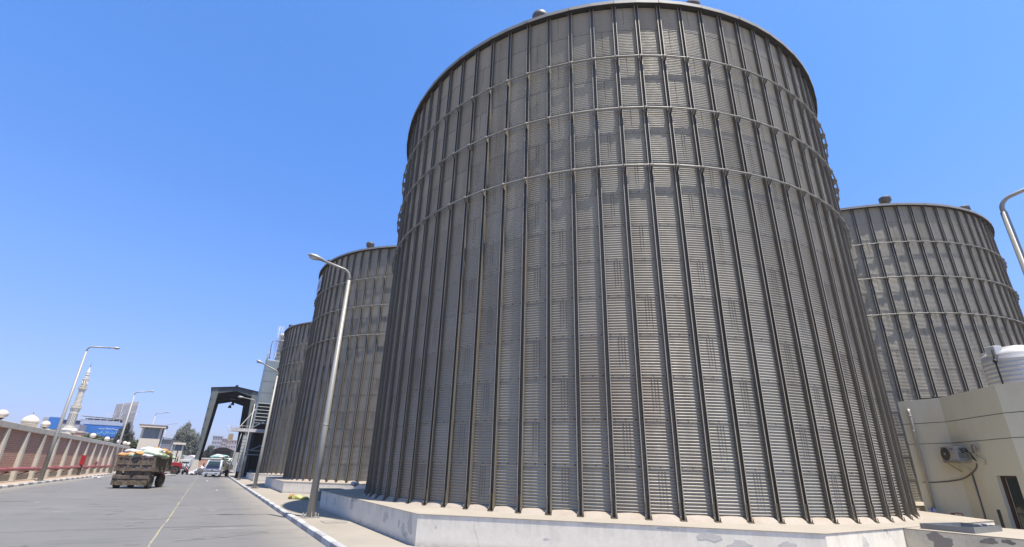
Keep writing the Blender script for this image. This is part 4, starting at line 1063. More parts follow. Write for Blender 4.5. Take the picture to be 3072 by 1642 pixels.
# ------------------------------------------------------------------ tan building on the right
tb = thing('tan_building', 'flat roofed tan rendered building at the right edge, behind the near silo', 'building', (24,5,0))
BO = (24,5,0)
PA, PB_, PC, PD = V(24.5,8.4,0), V(24.42,6.98,0), V(22.5,4.86,0), V(22.3,4.085,0)
dBC = (PC-PB_).normalized(); LBC = (PC-PB_).length; nBC = V(dBC.y, -dBC.x, 0)
if nBC.dot(V(-1,0,0)) < 0: nBC = -nBC
def pbc(s, off=0, z=0):  # along facet B, metres from the corner
    p = PB_ + dBC*s + nBC*off; return (p.x, p.y, z)
HB = 4.85
d0, d1 = .585*LBC, .885*LBC
wl = MB()
def wallseg(a, b, z0, z1, t=.28):
    a = Vector(a); b = Vector(b); d = (b-a).normalized(); nn = V(d.y, -d.x, 0)
    if nn.dot(V(-1,0,0)) < 0: nn = -nn
    q = [a, b, b-nn*t, a-nn*t]
    wl.prism([(p.x,p.y) for p in q], z0, z1)
wallseg(PA, PB_, 0, HB); wallseg(pbc(0), pbc(d0), 0, HB); wallseg(pbc(d1), PC, 0, HB); wallseg(pbc(d0), pbc(d1), 1.93, HB)
# closed outline for the rest of the building, set behind the front walls
wl.prism([(22.5,4.86),(22.28,4.0),(22.2,-3),(22.5,-3),(22.6,4.0),(22.75,4.9)][::-1], 0, HB)
wl.prism([(24.5,8.4),(29,8.4),(29,8.1),(24.72,8.1)][::-1], 0, HB); wl.box(28.7, 29, -3, 8.1, 0, HB); wl.box(22.5, 28.7, -3.0, -2.7, 0, HB)
wl.build('wall', M['tan'], tb, BO)
m = MB(); m.prism([(24.75,8.1),(28.7,8.1),(28.7,-2.7),(22.5,-2.7),(22.6,4.0),(22.85,4.9),(24.68,6.95)], 4.35, 4.5); m.build('roof', M['slab'], tb, BO)
m = MB()
for z in (3.10, 3.90):
    for a, b in ((PA,PB_),(PB_,PC),(PC,PD)):
        d = (b-a).normalized(); nn = V(d.y,-d.x,0)
        if nn.dot(V(-1,0,0)) < 0: nn = -nn
        q = [a+nn*.004, b+nn*.004, b-nn*.02, a-nn*.02]; m.prism([(p.x,p.y) for p in q], z, z+.022)
m.build('wall_groove', stained('groove_shadow', (.20,.165,.12), (.14,.11,.08), .5), tb, BO)
# doorway with brown frame and dark glazed leaf
m = MB(); 
def fb(s0, s1, o0, o1, z0, z1, mm):
    P = [pbc(s0,o0), pbc(s1,o0), pbc(s1,o1), pbc(s0,o1)]; mm.prism([(p[0],p[1]) for p in P], z0, z1)
fb(d0, d0+.13, -.20, -.12, 0, 1.93, m); fb(d1-.06, d1, -.20, -.12, 0, 1.93, m); fb(d0+.13, d1-.06, -.20, -.12, 1.87, 1.93, m)
df = m.build('door_frame', M['brown'], tb, BO)
m = MB(); fb(d0+.13, d1-.06, -.19, -.15, 0, 1.87, m); m.build('door', M['glass'], df, BO)
m = MB(); fb(d0+.16, d0+.19, -.149, -.14, 0, 1.86, m); fb(d1-.16, d1-.14, -.149, -.14, 0, 1.86, m); m.build('glazing_bead', M['pvc'], df, BO)
# pipes and cables on the wall
pp = thing('drain_pipe', 'yellowed plastic drain pipe running down the tan wall beside the near silo', 'pipe', (24.42,8.02,0))
m = MB(); m.tube([(24.47,8.05,4.45),(24.38,8.05,4.47),(24.36,8.05,4.36),(24.36,8.06,.05)], .055, 10); m.build('tube', M['pvc'], pp, (24.42,8.02,0))
for z in (1.2,2.4,3.6,4.2): MB().tube([(24.36,8.05,z),(24.36,8.05,z+.04)], .064, 10).build('clip', M['offwhite'], pp, (24.42,8.02,0))
cd = thing('conduit', 'thin pale conduit running down the tan wall below the air conditioner', 'pipe', pbc(.62,.03))
m = MB(); a = pbc(.60,.03); m.tube([(a[0],a[1],2.05),(a[0],a[1],.05)], .022, 8); m.build('tube', M['pvc'], cd, pbc(.62,.03))
m = MB(); a = pbc(.64,.02); m.tube([(a[0],a[1],2.0),(a[0],a[1],.4)], .010, 6); m.build('wire', M['blackiron'], cd, pbc(.62,.03))
wc = MB(); pts = [(24.52,8.35,1.66),(24.47,7.9,1.66),(24.40,7.4,1.71),(24.39,7.05,1.78)] + [pbc(.25,.03,1.86), pbc(.55,.03,1.98), pbc(.8,.03,2.10), pbc(.95,.03,2.22), pbc(1.0,.03,2.34)]
wc.tube(pts, .021, 8); tag(wc.build('wall_cable', M['cable']), 'sagging dusty cable strung across the tan wall under the air conditioner', 'cable')
# air conditioner
ax, ay, _ = pbc(.42, .30)
ac = thing('air_conditioner', 'dusty split air conditioner outdoor unit on a bracket on the tan wall', 'air conditioner', (ax,ay,2.42), math.atan2(dBC.y, dBC.x))
# local x runs along the wall (toward the camera's right), local y = wall normal or its opposite
sgy = 1 if V(-math.sin(math.atan2(dBC.y,dBC.x)), math.cos(math.atan2(dBC.y,dBC.x)), 0).dot(nBC) > 0 else -1
m = MB(); m.box(-.44, .40, -.16, .16, 0, .54); m.build('casing', M['ac'], ac, bevel=.015)
m = MB(); vs = []
def disc(cx, cz, r, y0, y1, mm, n=28):
    P = [(cx+r*math.cos(2*PI*i/n), y0, cz+r*math.sin(2*PI*i/n)) for i in range(n)]; mm.prism_dir(P, (0,y1-y0,0))
disc(-.19, .27, .235, sgy*.162, sgy*.178, m); fg = m.build('fan_grille', M['fan'], ac)
m = MB()
for r in (.06,.10,.14,.18,.22): m.tube([(-.19+r*math.cos(a), sgy*.182, .27+r*math.sin(a)) for a in np.linspace(0,2*PI,25)[:-1]], .006, 5, closed=True)
for k in range(12): a = k*PI/6; m.tube([(-.19,sgy*.182,.27),(-.19+.22*math.cos(a),sgy*.182,.27+.22*math.sin(a))], .005, 4)
m.build('guard_wire', M['cable'], fg)
m = MB(); disc(-.19, .27, .045, sgy*.185, sgy*.192, m, 14); m.build('fan_hub', M['ac'], fg)
m = MB(); m.prism_dir([(.18+.085*math.cos(2*PI*i/18), sgy*.162, .43+.036*math.sin(2*PI*i/18)) for i in range(18)], (0,sgy*.006,0)); bd = m.build('badge', M['badge'], ac)
m = MB(); m.box(.13, .23, min(sgy*.169,sgy*.171), max(sgy*.169,sgy*.171), .422, .438); m.build('badge_mark', M['signwhite'], bd)
m = MB(); m.box(.18, .27, min(sgy*.161,sgy*.164), max(sgy*.161,sgy*.164), .12, .24); m.build('rating_label', M['offwhite'], ac)
m = MB(); m.box(.401, .43, -.1, .1, .1, .3); m.box(.401, .45, -.06, .02, .36, .46); m.build('valve_cover', M['tray'], ac)
m = MB()
for x in (-.32,.3): m.bar((x,-sgy*.30,-.03),(x,sgy*.2,-.03),.04,.035); m.bar((x,-sgy*.29,-.35),(x,sgy*.12,-.05),.03,.03)
m.box(-.52, .5, -.2, .2, -.022, -.004); m.build('bracket', M['pvc'], ac)
m = MB()
for k in range(3):
    m.tube([(.43,-.02*k,.30+.05*k),(.55,-.05*sgy,.34+.06*k),(.66,-.12*sgy,.28),(.62,-.18*sgy,.1+.04*k),(.72,-.2*sgy,.0)], .016, 6)
m.build('hose', M['blackiron'], ac)
m = MB()
for k in range(4): m.tube([(.78+.02*k+.075*math.cos(a), -sgy*(.20-.02*k), .42+.16*math.sin(a)) for a in np.linspace(0,2*PI,21)[:-1]], .02, 6, closed=True)
m.tube([(.62,-.1*sgy,.33),(.70,-.15*sgy,.29),(.84,-.18*sgy,.26),(.9,-.2*sgy,.36)], .022, 6); m.tube([(.8,-.2*sgy,.2),(.98,-.25*sgy,.08),(1.08,-.25*sgy,.02),(1.0,-.25*sgy,-.12)], .014, 6)
m.build('pipe_coil', M['pvc'], ac)
# things at the foot of the wall
bg_ = MB(); bg_.ball((0,0,.18), .17, .15, .26, 12, 8, lambda x,y,z: (1-.55*max(0,z)) * (1+.08*math.sin(6*x+4*z)))
o = bg_.build('white_bag', mat_sack('white_bag_blue_print', (.62,.63,.68), (.16,.18,.45), 5, .3)); o.location = (24.1,8.05,.45); tag(o, 'small white bag with blue print at the foot of the drain pipe', 'bag')
m = MB(); m.box(23.95, 24.25, 7.85, 8.35, 0, .42); tag(m.build('kerb_stone', M['conc'], bevel=.01), 'small concrete block under the white bag by the tan wall', 'block')
vp = MB(); vp.tube([(23.62,7.32,0),(23.62,7.30,.60),(23.6,7.2,.635),(23.55,7.02,.625),(23.54,7.0,.56)], .018, 8); vp.tube([(23.62,7.36,.60),(23.6,7.26,.60)], .03, 8)
tag(vp.build('standpipe', M['redpipe']), 'small bent red standpipe poking up behind the near platform', 'pipe')
gp = MB(); gp.box(20.97, 21.04, 5.33, 5.40, 0, .92); tag(gp.build('short_post', M['blackiron'], bevel=.005), 'short dark post standing left of the brown doorway', 'post')
# water tank on the roof
wtank = thing('water_tank', 'white ribbed plastic water tank on the roof of the tan building', 'water tank', (25.35,4.65,4.5))
prof = [(.90,0),(.95,.04)]
for k in range(9):
    z = .16 + k*.165; prof += [(.955,z),(.98,z+.03),(.98,z+.075),(.955,z+.105)]
prof += [(.95,1.72),(.90,1.83),(.72,1.95),(.40,2.02),(.38,2.10),(.05,2.12)]
m = MB(); m.lathe(prof, n=48); m.build('shell', M['tankw'], wtank)
for k in range(4):
    a = PI/4 + k*PI/2 + .35; c, s_ = math.cos(a), math.sin(a); m = MB()
    q = [(.72,-.22),(1.02,-.16),(1.02,.16),(.72,.22)]; m.prism([(x*c-y*s_, x*s_+y*c) for x, y in q], 1.72, 2.08); m.build('lifting_lug', M['tankw'], wtank, bevel=.03)
m = MB(); m.tube([(-.98,.32,1.95),(-1.06,.34,1.9),(-1.07,.35,1.3),(-1.06,.35,.1)], .028, 8); m.tube([(-1.07,.35,1.55),(-1.07,.35,1.4)], .05, 8); m.tube([(-1.07,.42,1.47),(-1.07,.28,1.47)], .03, 6); m.build('outlet_pipe', M['blackiron'], wtank)
rp = MB(); rp.tube([(24.72,7.7,4.90),(24.75,6.9,4.90),(24.6,6.6,4.9)], .03, 8); rp.ball((24.74,7.2,4.94), .06, .06, .06, 8, 6); tag(rp.build('roof_pipe', M['blackiron']), 'thin black pipe with a valve lying along the tan building parapet', 'pipe')

# ------------------------------------------------------------------ guard towers
gt = thing('guard_tower', 'beige guard tower with a flared flat roof and wide window, rising behind the trailer load', 'guard tower', (-9.15,105.2,0))
GO = (-9.15,105.2,0)
m = MB(); m.box(-10.75, -7.85, 104.0, 106.6, -.1, 5.22)
for x in (-10.75, -8.17): m.box(x, x+.32, 104.0, 104.3, 5.22, 7.05)
for x in (-10.75, -8.17): m.box(x, x+.32, 106.3, 106.6, 5.22, 7.05)
m.box(-10.75, -10.45, 104.3, 106.3, 6.7, 7.05); m.box(-8.15, -7.85, 104.3, 106.3, 6.7, 7.05); m.build('body', M['tan'] if 0 else stained('pale_beige_render', (.80,.71,.57), (.62,.53,.41), .4, .85, 0, .6), gt, GO, bevel=.02)
m = MB(); m.box(-11.2, -7.4, 103.4, 107.2, 7.05, 7.38); rf = m.build('roof', stained('pale_beige_render', (.80,.71,.57), (.62,.53,.41)), gt, GO)
m = MB(); m.box(-11.25, -7.35, 103.35, 107.25, 7.38, 7.50); m.build('roof_edge', M['roofred'], rf, GO)
m = MB(); m.box(-10.36, -8.24, 104.12, 104.16, 5.30, 6.98); wn = m.build('window', stained('reflecting_pane', (.20,.235,.25), (.30,.35,.38), .5, .08, 0, 1.2, (1,1,.2), 2, 0), gt, GO)
m = MB()
for x in (-10.42,-9.34,-8.26): m.box(x, x+.07, 104.06, 104.18, 5.225, 7.04)
m.box(-10.42, -8.19, 104.05, 104.19, 5.222, 5.30); m.box(-10.42, -8.19, 104.05, 104.19, 6.98, 7.045); m.build('window_frame', M['tray'], wn, GO)
for x0, nm in ((-10.60,0),(-8.0,1)):
    m = MB(); m.box(x0, x0+.05, 104.35, 106.25, 5.3, 6.7); m.build('side_window', M['glass'], gt, GO)
m = MB(); m.tube([(-7.7,104.6,0),(-7.7,104.6,7.05)], .05, 8); m.build('drain_pipe', M['conc'], gt, GO)
g2 = thing('gate_kiosk', 'smaller beige kiosk with a flat roof, right of the guard tower before the feathery tree', 'kiosk', (-7,150,0)); GO = (-7,151,0); g2.location = GO
m = MB(); m.box(-8.0, -6.05, 150, 152, -.1, 4.3)
for x in (-8.0,-6.3): m.box(x, x+.25, 150, 150.3, 4.3, 5.7)
m.box(-8,-6.05, 151.7, 152, 4.3, 5.7); m.build('body', stained('pale_beige_render', (.80,.71,.57), (.62,.53,.41)), g2, GO)
m = MB(); m.box(-8.4, -5.7, 149.5, 152.5, 5.7, 6.2); m.build('roof', stained('pale_beige_render', (.80,.71,.57), (.62,.53,.41)), g2, GO)
m = MB(); m.box(-7.75, -6.3, 150.1, 150.15, 4.3, 5.7); gw = m.build('window', M['farwin'], g2, GO)
m = MB(); m.box(-7.08, -7.0, 150.05, 150.1, 4.3, 5.7); m.build('window_frame', M['tray'], gw, GO)
m = MB(); m.box(-7.1, -6.9, 149.9, 150, 0, 4.3); m.build('conduit', M['blackiron'], g2, GO)
sh = thing('open_shed', 'dark roofed open steel shed between the guard tower and the kiosk', 'shed', (-8.5,142,0)); SO = (-8.5,142,0)
m = MB(); m.add([(-10.6,140,6.8),(-8.1,140,6.55),(-8.1,146,6.75),(-10.6,146,7.0),(-10.6,140,6.9),(-8.1,140,6.65),(-8.1,146,6.85),(-10.6,146,7.1)], [(3,2,1,0),(4,5,6,7),(0,1,5,4),(1,2,6,5),(2,3,7,6),(3,0,4,7)]); m.build('roof', M['clad'], sh, SO)
m = MB(); m.box(-10.6, -8.1, 145.9, 146, 0, 6.7); m.build('back_wall', M['lattice_dk'], sh, SO)
for x in (-10.5,-8.25):
    m = MB(); m.box(x, x+.12, 140, 140.12, 0, 6.6); m.build('post', M['tray'], sh, SO)
m = MB()
for z in (4.2,4.7,5.2): m.bar((-10.4,140.2,z),(-8.2,140.2,z+.1),.05,.07)
for x in np.arange(-10.3,-8.2,.35): m.bar((x,140.2,4.1),(x+.3,140.2,5.3),.04,.04)
m.build('truss_rail', M['lattice'], sh, SO)

# ------------------------------------------------------------------ trees and shrubs
def leaf_cloud(blobs, n, size, seed, droop=0, clump=26):
    """many leaf clump faces spread through the volume of the blobs"""
    r = np.random.RandomState(seed); B = np.array(blobs, float)
    vol = B[:,3]*B[:,4]*B[:,5]; pr = vol/vol.sum()
    nc = max(1, n//clump); bi = r.choice(len(B), nc, p=pr)
    d = r.normal(size=(nc,3)); d /= np.linalg.norm(d, axis=1)[:,None]
    rr = r.uniform(.25, 1.0, nc)**.45*(1+.10*r.normal(size=nc))
    cc = B[bi,:3] + d*rr[:,None]*B[bi,3:6]
    cs = r.uniform(.5, 1.25, nc)
    idx = np.repeat(np.arange(nc), clump); N = len(idx)
    off = r.normal(size=(N,3))*.42*cs[idx][:,None]*np.array([1,1,.7+droop])*size*3.2
    off[:,2] -= droop*np.abs(r.normal(size=N))*size*3
    p = cc[idx] + off
    a = r.normal(size=(N,3)); a[:,2] -= droop*2; a /= np.linalg.norm(a, axis=1)[:,None]
    b = np.cross(a, r.normal(size=(N,3))); b /= np.linalg.norm(b, axis=1)[:,None]+1e-9
    s = size*r.uniform(.5, 1.2, N)[:,None]
    a = a*s*(1.2+droop); b = b*s*.55
    vs = np.stack([p-a, p+b*.9, p+a, p-b*.9], 1).reshape(-1,3)
    fs = np.arange(N*4).reshape(-1,4)
    return vs, fs
def crown(name, m, parent, blobs, n, size, seed, org, droop=0):
    vs, fs = leaf_cloud(blobs, n, size, seed, droop); vs = vs - np.array(org)
    me = bpy.data.meshes.new(name); me.vertices.add(len(vs)); me.vertices.foreach_set('co', vs.astype(np.float32).ravel())
    me.loops.add(fs.size); me.loops.foreach_set('vertex_index', fs.astype(np.int32).ravel()); me.polygons.add(len(fs)); me.polygons.foreach_set('loop_start', np.arange(0, fs.size, 4, dtype=np.int32)); me.update(calc_edges=True)
    me.materials.append(m); o = bpy.data.objects.new(name, me); C.objects.link(o); o.parent = parent; return o
def tree(name, label, base, limbs, blobs, m, n, size, seed, droop=0, group=None, r0=.25, cat='tree'):
    t = thing(name, label, cat, base, 0, group)
    b = MB(); bx, by, bz = base
    for L in limbs:
        pts = [(bx+x, by+y, bz+z) for x, y, z in L]; k = len(pts)
        rr = r0 if L[0][2] < .5 else r0*.45
        b.tube(pts, [rr*(1-.75*i/(k-1)) for i in range(k)], 8)
    b.build('trunk', M['bark'], t, base); crown('crown', m, t, [(bx+x,by+y,bz+z,p,q,s) for x,y,z,p,q,s in blobs], n, size, seed, base, droop); return t
# dark dusty tree before the blue sign
tree('dark_tree', 'tall dusty dark tree with a pointed top, covering the right end of the blue sign', (-13.9,112,-.13),
     [[(0,0,0),(.1,0,3),(0,0,6),(.0,0,8)],[(.05,0,3),(.9,.3,5),(1.2,.2,6.2)],[(0,0,2.5),(-.7,-.3,4.5),(-1,0,5.6)]],
     [(-.05,0,7.0,.55,.6,1.6),(-.45,0,5.5,.75,.9,1.5),(.55,.2,5.1,.9,.9,1.5),(1.1,0,4.2,.8,.9,1.2),(-.5,.2,3.8,.8,.9,1.3),(.4,-.2,3.3,1.1,.9,1.0)], M['leaf_dark'], 16000, .12, 3, .5)
# feathery tree
tree('feathery_tree', 'large pale feathery tree with drooping branches behind the kiosk', (-6.6,172,-.13),
     [[(0,0,0),(.2,0,4),(.1,0,8),(-.3,0,12)],[(.2,0,4.5),(1.8,.2,8),(2.6,0,9.6)],[(.1,0,4),(-1.6,0,7),(-2.5,0,9)],[(0,0,5),(.6,.5,8),(.9,.4,10)]],
     [(-.7,0,11.4,1.0,1.0,1.5),(-1.6,0,9.6,1.4,1.4,1.6),(.3,0,9.6,1.5,1.5,1.5),(-2.3,.3,7.6,1.2,1.2,1.5),(2.2,0,8.4,1.1,1.1,1.5),(2.5,.3,6.4,1.0,1,1.3),(-.8,0,7.0,1.8,1.5,1.3),(.9,0,6.6,1.4,1.2,1.3),(-1.6,0,5.2,1.4,1,1)], M['leaf_grey'], 15000, .15, 5, .9)
tree('broad_tree', 'dark green broad tree at the foot of the feathery tree, left of the canopy column', (-3.3,168,-.13),
     [[(0,0,0),(0,0,2),(.3,0,4)],[(0,0,1.5),(-1,0,3.2)]],
     [(-1.2,0,3.6,1.3,1.3,1.3),(.1,0,4.2,1.3,1.2,1.4),(-2.5,0,3.6,1.2,1.2,1.1),(1.2,.2,3.8,1.1,1.0,1.2)], M['leaf_dark'], 9000, .15, 8)
tree('canopy_tree', 'dark green tree seen between the left canopy column and the trucks', (-.3,160,-.13),
     [[(0,0,0),(.1,0,2.4),(.2,0,4.5)]], [(.1,0,4.8,.9,1,1.4),(-.5,.2,3.6,1.0,1,1.1),(.7,.1,3.4,.9,1,1.1)], M['leaf_dark'], 6000, .15, 9)
G = 'shrubs growing behind the brick wall'
tree('shrub', 'rounded green shrub under the left half of the blue sign lettering', (-18.6,114,-.13), [[(0,0,0),(.1,0,2),(.2,0,4.6)]],
     [(-1.2,0,4.9,.8,.8,.8),(0,0,5.3,1.0,.9,.9),(1.1,.2,4.9,.9,.8,.8),(.2,0,3.8,1.6,.9,.8)], M['leaf_green'], 8000, .12, 12, 0, G, .12, 'shrub')
tree('shrub', 'green shrub under the right half of the blue sign, left of the dark tree', (-16.4,113,-.13), [[(0,0,0),(.1,0,2),(.1,0,4.2)]],
     [(-.6,0,4.6,.8,.8,.8),(.5,0,4.2,.9,.8,.8),(0,.2,3.3,1.3,.9,.8)], M['leaf_green'], 7000, .12, 13, 0, G, .12, 'shrub')
tree('shrub', 'bright green shrub between the dark tree and the guard tower', (-12.1,110.5,-.13), [[(0,0,0),(.1,0,2),(.1,0,4.0)]],
     [(-.3,0,4.3,.8,.8,.7),(.6,0,4.5,.8,.8,.75),(.2,.2,3.3,1.2,.9,.8)], M['leaf_green'], 7000, .11, 14, 0, G, .12, 'shrub')
tree('shrub', 'dark shrub peeping over the coping behind the leftmost globe lamp', (-14.5,48.5,-.13), [[(0,0,0),(.05,0,2),(.1,0,4.2)]],
     [(.1,0,4.35,.45,.4,.5),(.5,.3,3.95,.5,.4,.5),(-.3,0,4.1,.5,.4,.5)], M['leaf_dark'], 2600, .07, 15, 0, G, .1, 'shrub')

# ------------------------------------------------------------------ mosque dome and minaret
md = thing('mosque_dome', 'cream onion dome on a low drum above the brick wall', 'dome', (-26.5,110,0)); DO = (-26.5,110,0)
m = MB(); m.box(-29.5, -23.5, 108.5, 114, -.1, 5.9); m.box(-29.6, -23.4, 108.4, 114.1, 5.9, 6.15); m.build('prayer_hall', M['stone'], md, DO)
m = MB(); m.lathe([(1.0,6.1),(1.0,6.75),(1.06,6.78),(1.06,6.86),(1.0,6.88)], (-26.5,110), 32); m.build('drum', M['stone'], md, DO)
m = MB(); m.lathe([(1.0,6.86),(1.10,7.0),(1.13,7.2),(1.08,7.45),(.92,7.72),(.66,7.95),(.38,8.12),(.16,8.25),(.05,8.36)], (-26.5,110), 36); dm = m.build('dome_shell', M['dome'], md, DO)
m = MB(); m.lathe([(.05,8.33),(.10,8.40),(.04,8.47),(.07,8.53),(.03,8.6),(.015,8.85),(.0,8.87)], (-26.5,110), 10); m.build('finial', M['cable'], dm, DO)
mn = thing('minaret', 'slender pale stone minaret with two balconies and a pointed top', 'minaret', (-29.2,150,0)); MO = (-29.2,150,0); cx, cy = -29.2, 150
m = MB(); m.lathe([(1.25,0),(1.25,7.6),(1.35,7.7),(1.35,7.95),(1.05,8.1),(1.0,8.6)], (cx,cy), 8, False); m.build('pedestal', M['stone'], mn, MO)
m = MB(); m.lathe([(.82,8.6),(.80,12.0),(.92,12.4),(1.0,12.7)], (cx,cy), 8, False); s_ = m.build('lower_shaft', M['stone'], mn, MO)
m = MB()
for k in range(8):
    a = PI/8 + k*PI/4; c, q = math.cos(a), math.sin(a)
    for o_ in (-.14, .14):
        p = V(cx + c*.765 - q*o_, cy + q*.765 + c*o_, 0); m.bar((p.x,p.y,9.0), (p.x,p.y,11.6), .10, .06, (c,q,0))
m.build('arched_slot', M['farwin'], s_, MO)
def balcony(z, r, mm):
    mm.lathe([(r*.72,z-.5),(r*.86,z-.25),(r,z-.05),(r,z+.12),(r*.95,z+.12),(r*.95,z+.14)], (cx,cy), 16, False)
    for k in range(16):
        a = k*PI/8; mm.box(cx+r*.96*math.cos(a)-.05, cx+r*.96*math.cos(a)+.05, cy+r*.96*math.sin(a)-.05, cy+r*.96*math.sin(a)+.05, z+.12, z+.55)
    mm.tube([(cx+r*.96*math.cos(k*PI/8), cy+r*.96*math.sin(k*PI/8), z+.58) for k in range(16)], .06, 6, closed=True)
m = MB(); balcony(12.9, .98, m); m.build('balcony', M['stone'], mn, MO)
m = MB(); prof = []
for k in range(14): z = 13.0 + k*.29; r = .70 - .012*k; prof += [(r,z),(r+.05,z+.04),(r+.05,z+.14),(r,z+.18)]
prof += [(.62,17.0),(.78,17.3)]; m.lathe(prof, (cx,cy), 20); m.build('ribbed_shaft', M['stone'], mn, MO)
m = MB(); balcony(17.45, .86, m); m.build('balcony', M['stone'], mn, MO)
m = MB(); m.lathe([(.34,17.5),(.34,19.5)], (cx,cy), 8, False)
for k in range(8):
    a = k*PI/4; m.tube([(cx+.5*math.cos(a),cy+.5*math.sin(a),17.5),(cx+.5*math.cos(a),cy+.5*math.sin(a),19.55)], .09, 6)
m.lathe([(.55,19.5),(.62,19.62),(.62,19.78),(.5,19.85)], (cx,cy), 16, False); m.build('lantern', M['stone'], mn, MO)
m = MB(); m.lathe([(.5,19.85),(.42,20.2),(.30,20.5),(.32,20.6),(.40,20.66),(.40,20.78),(.3,20.85),(.42,21.1),(.36,21.5),(.2,22.1),(.08,22.6),(.04,22.75)], (cx,cy), 16); cp = m.build('cap', M['stone'], mn, MO)
m = MB(); m.lathe([(.04,22.7),(.12,22.85),(.04,23.0),(.09,23.12),(.03,23.25),(.02,24.0),(0,24.05)], (cx,cy), 10); m.build('finial', M['cable'], cp, MO)

# ------------------------------------------------------------------ blue sign building and its neighbours
bb = thing('sign_building', 'flat building wrapped in a big blue sign with pale Arabic lettering and a roof terrace', 'building', (-31.5,204,0)); BB = (-31.5,204,0)
m = MB(); m.box(-37.7, -24.5, 200.3, 212, -.1, 13.0); m.build('wall', M['hazegrey'], bb, BB)
m = MB(); m.box(-37.72, -24.4, 200.0, 200.3, 12.0, 13.05); m.build('fascia', M['band'], bb, BB)
m = MB(); m.box(-36.55, -35.75, 199.9, 200.3, 7, 12.0); m.build('pier', M['band'], bb, BB)
m = MB(); m.box(-35.74, -24.5, 200.1, 200.3, 8.55, 11.98); sgn = m.build('sign_board', M['signblue'], bb, BB)
m = MB(); m.box(-37.7, -36.56, 200.12, 200.3, 10.4, 11.98); m.build('window', M['navy'], bb, BB)
m = MB(); m.box(-30, -24.6, 200.1, 200.3, 7.2, 8.5); m.build('shop_fascia', M['navy'], bb, BB)
m = MB(); m.add([(-37.2,200.2,14.45),(-27,200.2,14.15),(-27,206,14.25),(-37.2,206,14.55),(-37.2,200.2,14.6),(-27,200.2,14.3),(-27,206,14.4),(-37.2,206,14.7)], [(3,2,1,0),(4,5,6,7),(0,1,5,4),(1,2,6,5),(2,3,7,6),(3,0,4,7)])
m.build('terrace_roof', M['offwhite'], bb, BB)
m = MB(); m.box(-36.6, -27.1, 205, 205.2, 13, 14.1); m.build('terrace_back', M['clad'], bb, BB)
m = MB()
for x in np.linspace(-37, -27.2, 7): m.box(x-.05, x+.05, 200.25, 200.35, 13.05, 14.4)
m.build('terrace_post', M['lattice'], bb, BB)
m = MB(); m.box(-36.9, -27, 200.3, 200.36, 13.05, 13.45); m.build('terrace_rail', M['hazebuild'], bb, BB)
def lettering(txt, x0, x1, zc, h, m, parent, y, org, rtl=True):
    c = bpy.data.curves.new('lettering', 'FONT'); c.body = txt; c.extrude = .02; c.offset = .022; c.size = 1; c.resolution_u = 3
    o = bpy.data.objects.new('lettering', c); C.objects.link(o); bpy.context.view_layer.update()
    dg = bpy.context.evaluated_depsgraph_get(); me = bpy.data.meshes.new_from_object(o.evaluated_get(dg)); bpy.data.objects.remove(o)
    co_ = np.array([v.co[:] for v in me.vertices]); mn_, mx_ = co_.min(0), co_.max(0)
    for v in me.vertices:
        u = (v.co.x-mn_[0])/(mx_[0]-mn_[0]); w_ = (v.co.y-mn_[1])/(mx_[1]-mn_[1])
        v.co = (x0+(x1-x0)*u-org[0], y - v.co.z - org[1], zc-h/2+h*w_-org[2])
    me.materials.clear(); me.materials.append(m); me.update()
    o = bpy.data.objects.new('lettering', me); C.objects.link(o); o.parent = parent; return o
ar = ''.join(chr(c) for c in (0xFEF2,0xFED3,0x20,0xFEDE,0xFED0,0xFE98,0xFEB8,0xFE91,0x20,0xFE8E,0xFEE7,0xFE8D))
lettering(ar, -31.75, -26.35, 9.62, 1.25, M['signcyan'], sgn, 200.07, BB)
m = MB(); yq = 200.06
def flat(pts, mm): mm.prism_dir([(x,yq,z) for x, z in pts], (0,.05,0))
flat([(-31.9,11.0),(-31.7,10.78),(-29.6,10.72),(-29.6,10.86),(-31.6,10.93)], m); flat([(-28.35,10.70),(-25.9,10.64),(-25.9,10.79),(-28.35,10.85)], m)
def arch(x, mm):
    P = [(x+.36*math.cos(a), 10.80+.36*math.sin(a)) for a in np.linspace(PI,0,9)] + [(x+.22*math.cos(a), 10.80+.22*math.sin(a)) for a in np.linspace(0,PI,9)]
    for i in range(8): flat([P[i],P[i+1],P[16-i],P[17-i]], mm)
arch(-29.75, m); arch(-28.2, m); flat([(-29.0,10.72),(-28.78,10.94),(-29.0,11.16),(-29.22,10.94)], m); flat([(-30.2,10.70),(-29.2,10.70),(-29.2,10.82),(-30.2,10.82)], m); flat([(-28.6,10.70),(-27.8,10.70),(-27.8,10.82),(-28.6,10.82)], m)
m.build('lettering', M['signwhite'], sgn, BB)
lettering(''.join(chr(c) for c in (0xFEF1,0xFEDF,0x20,0x0661)), -28.2, -26.6, 7.85, .75, M['signwhite'], sgn, 200.07, BB)
lf = thing('blue_office', 'low office block with blue glazing left of the minaret', 'building', (-39,194,0)); LO = (-39,194,0)
m = MB(); m.box(-42.6, -34.8, 190.2, 200, -.1, 11.4); m.build('wall', M['hazegrey'], lf, LO)
m = MB(); m.box(-42.0, -39.6, 189.9, 190.2, 9.6, 12.9); m.build('blue_panel', M['signblue'], lf, LO)
m = MB(); m.box(-43.3, -42.0, 190.0, 191, -.1, 12.7); m.build('end_wall', M['hazegrey'], lf, LO)
m = MB(); m.box(-39.5, -34.9, 190.1, 190.2, 11.4, 12.3); m.build('glazing', M['navy'], lf, LO)
m = MB(); m.box(-39.6, -34.7, 190.0, 191, 12.3, 12.6); m.build('parapet', M['band'], lf, LO)
rw = thing('red_brick_building', 'reddish brick building below the minaret, behind the wall', 'building', (-36,170,0)); RO = (-36,170,0)
m = MB(); m.box(-36.5, -29.2, 165, 172, -.1, 8.0); m.build('wall', M['brick'], rw, RO)
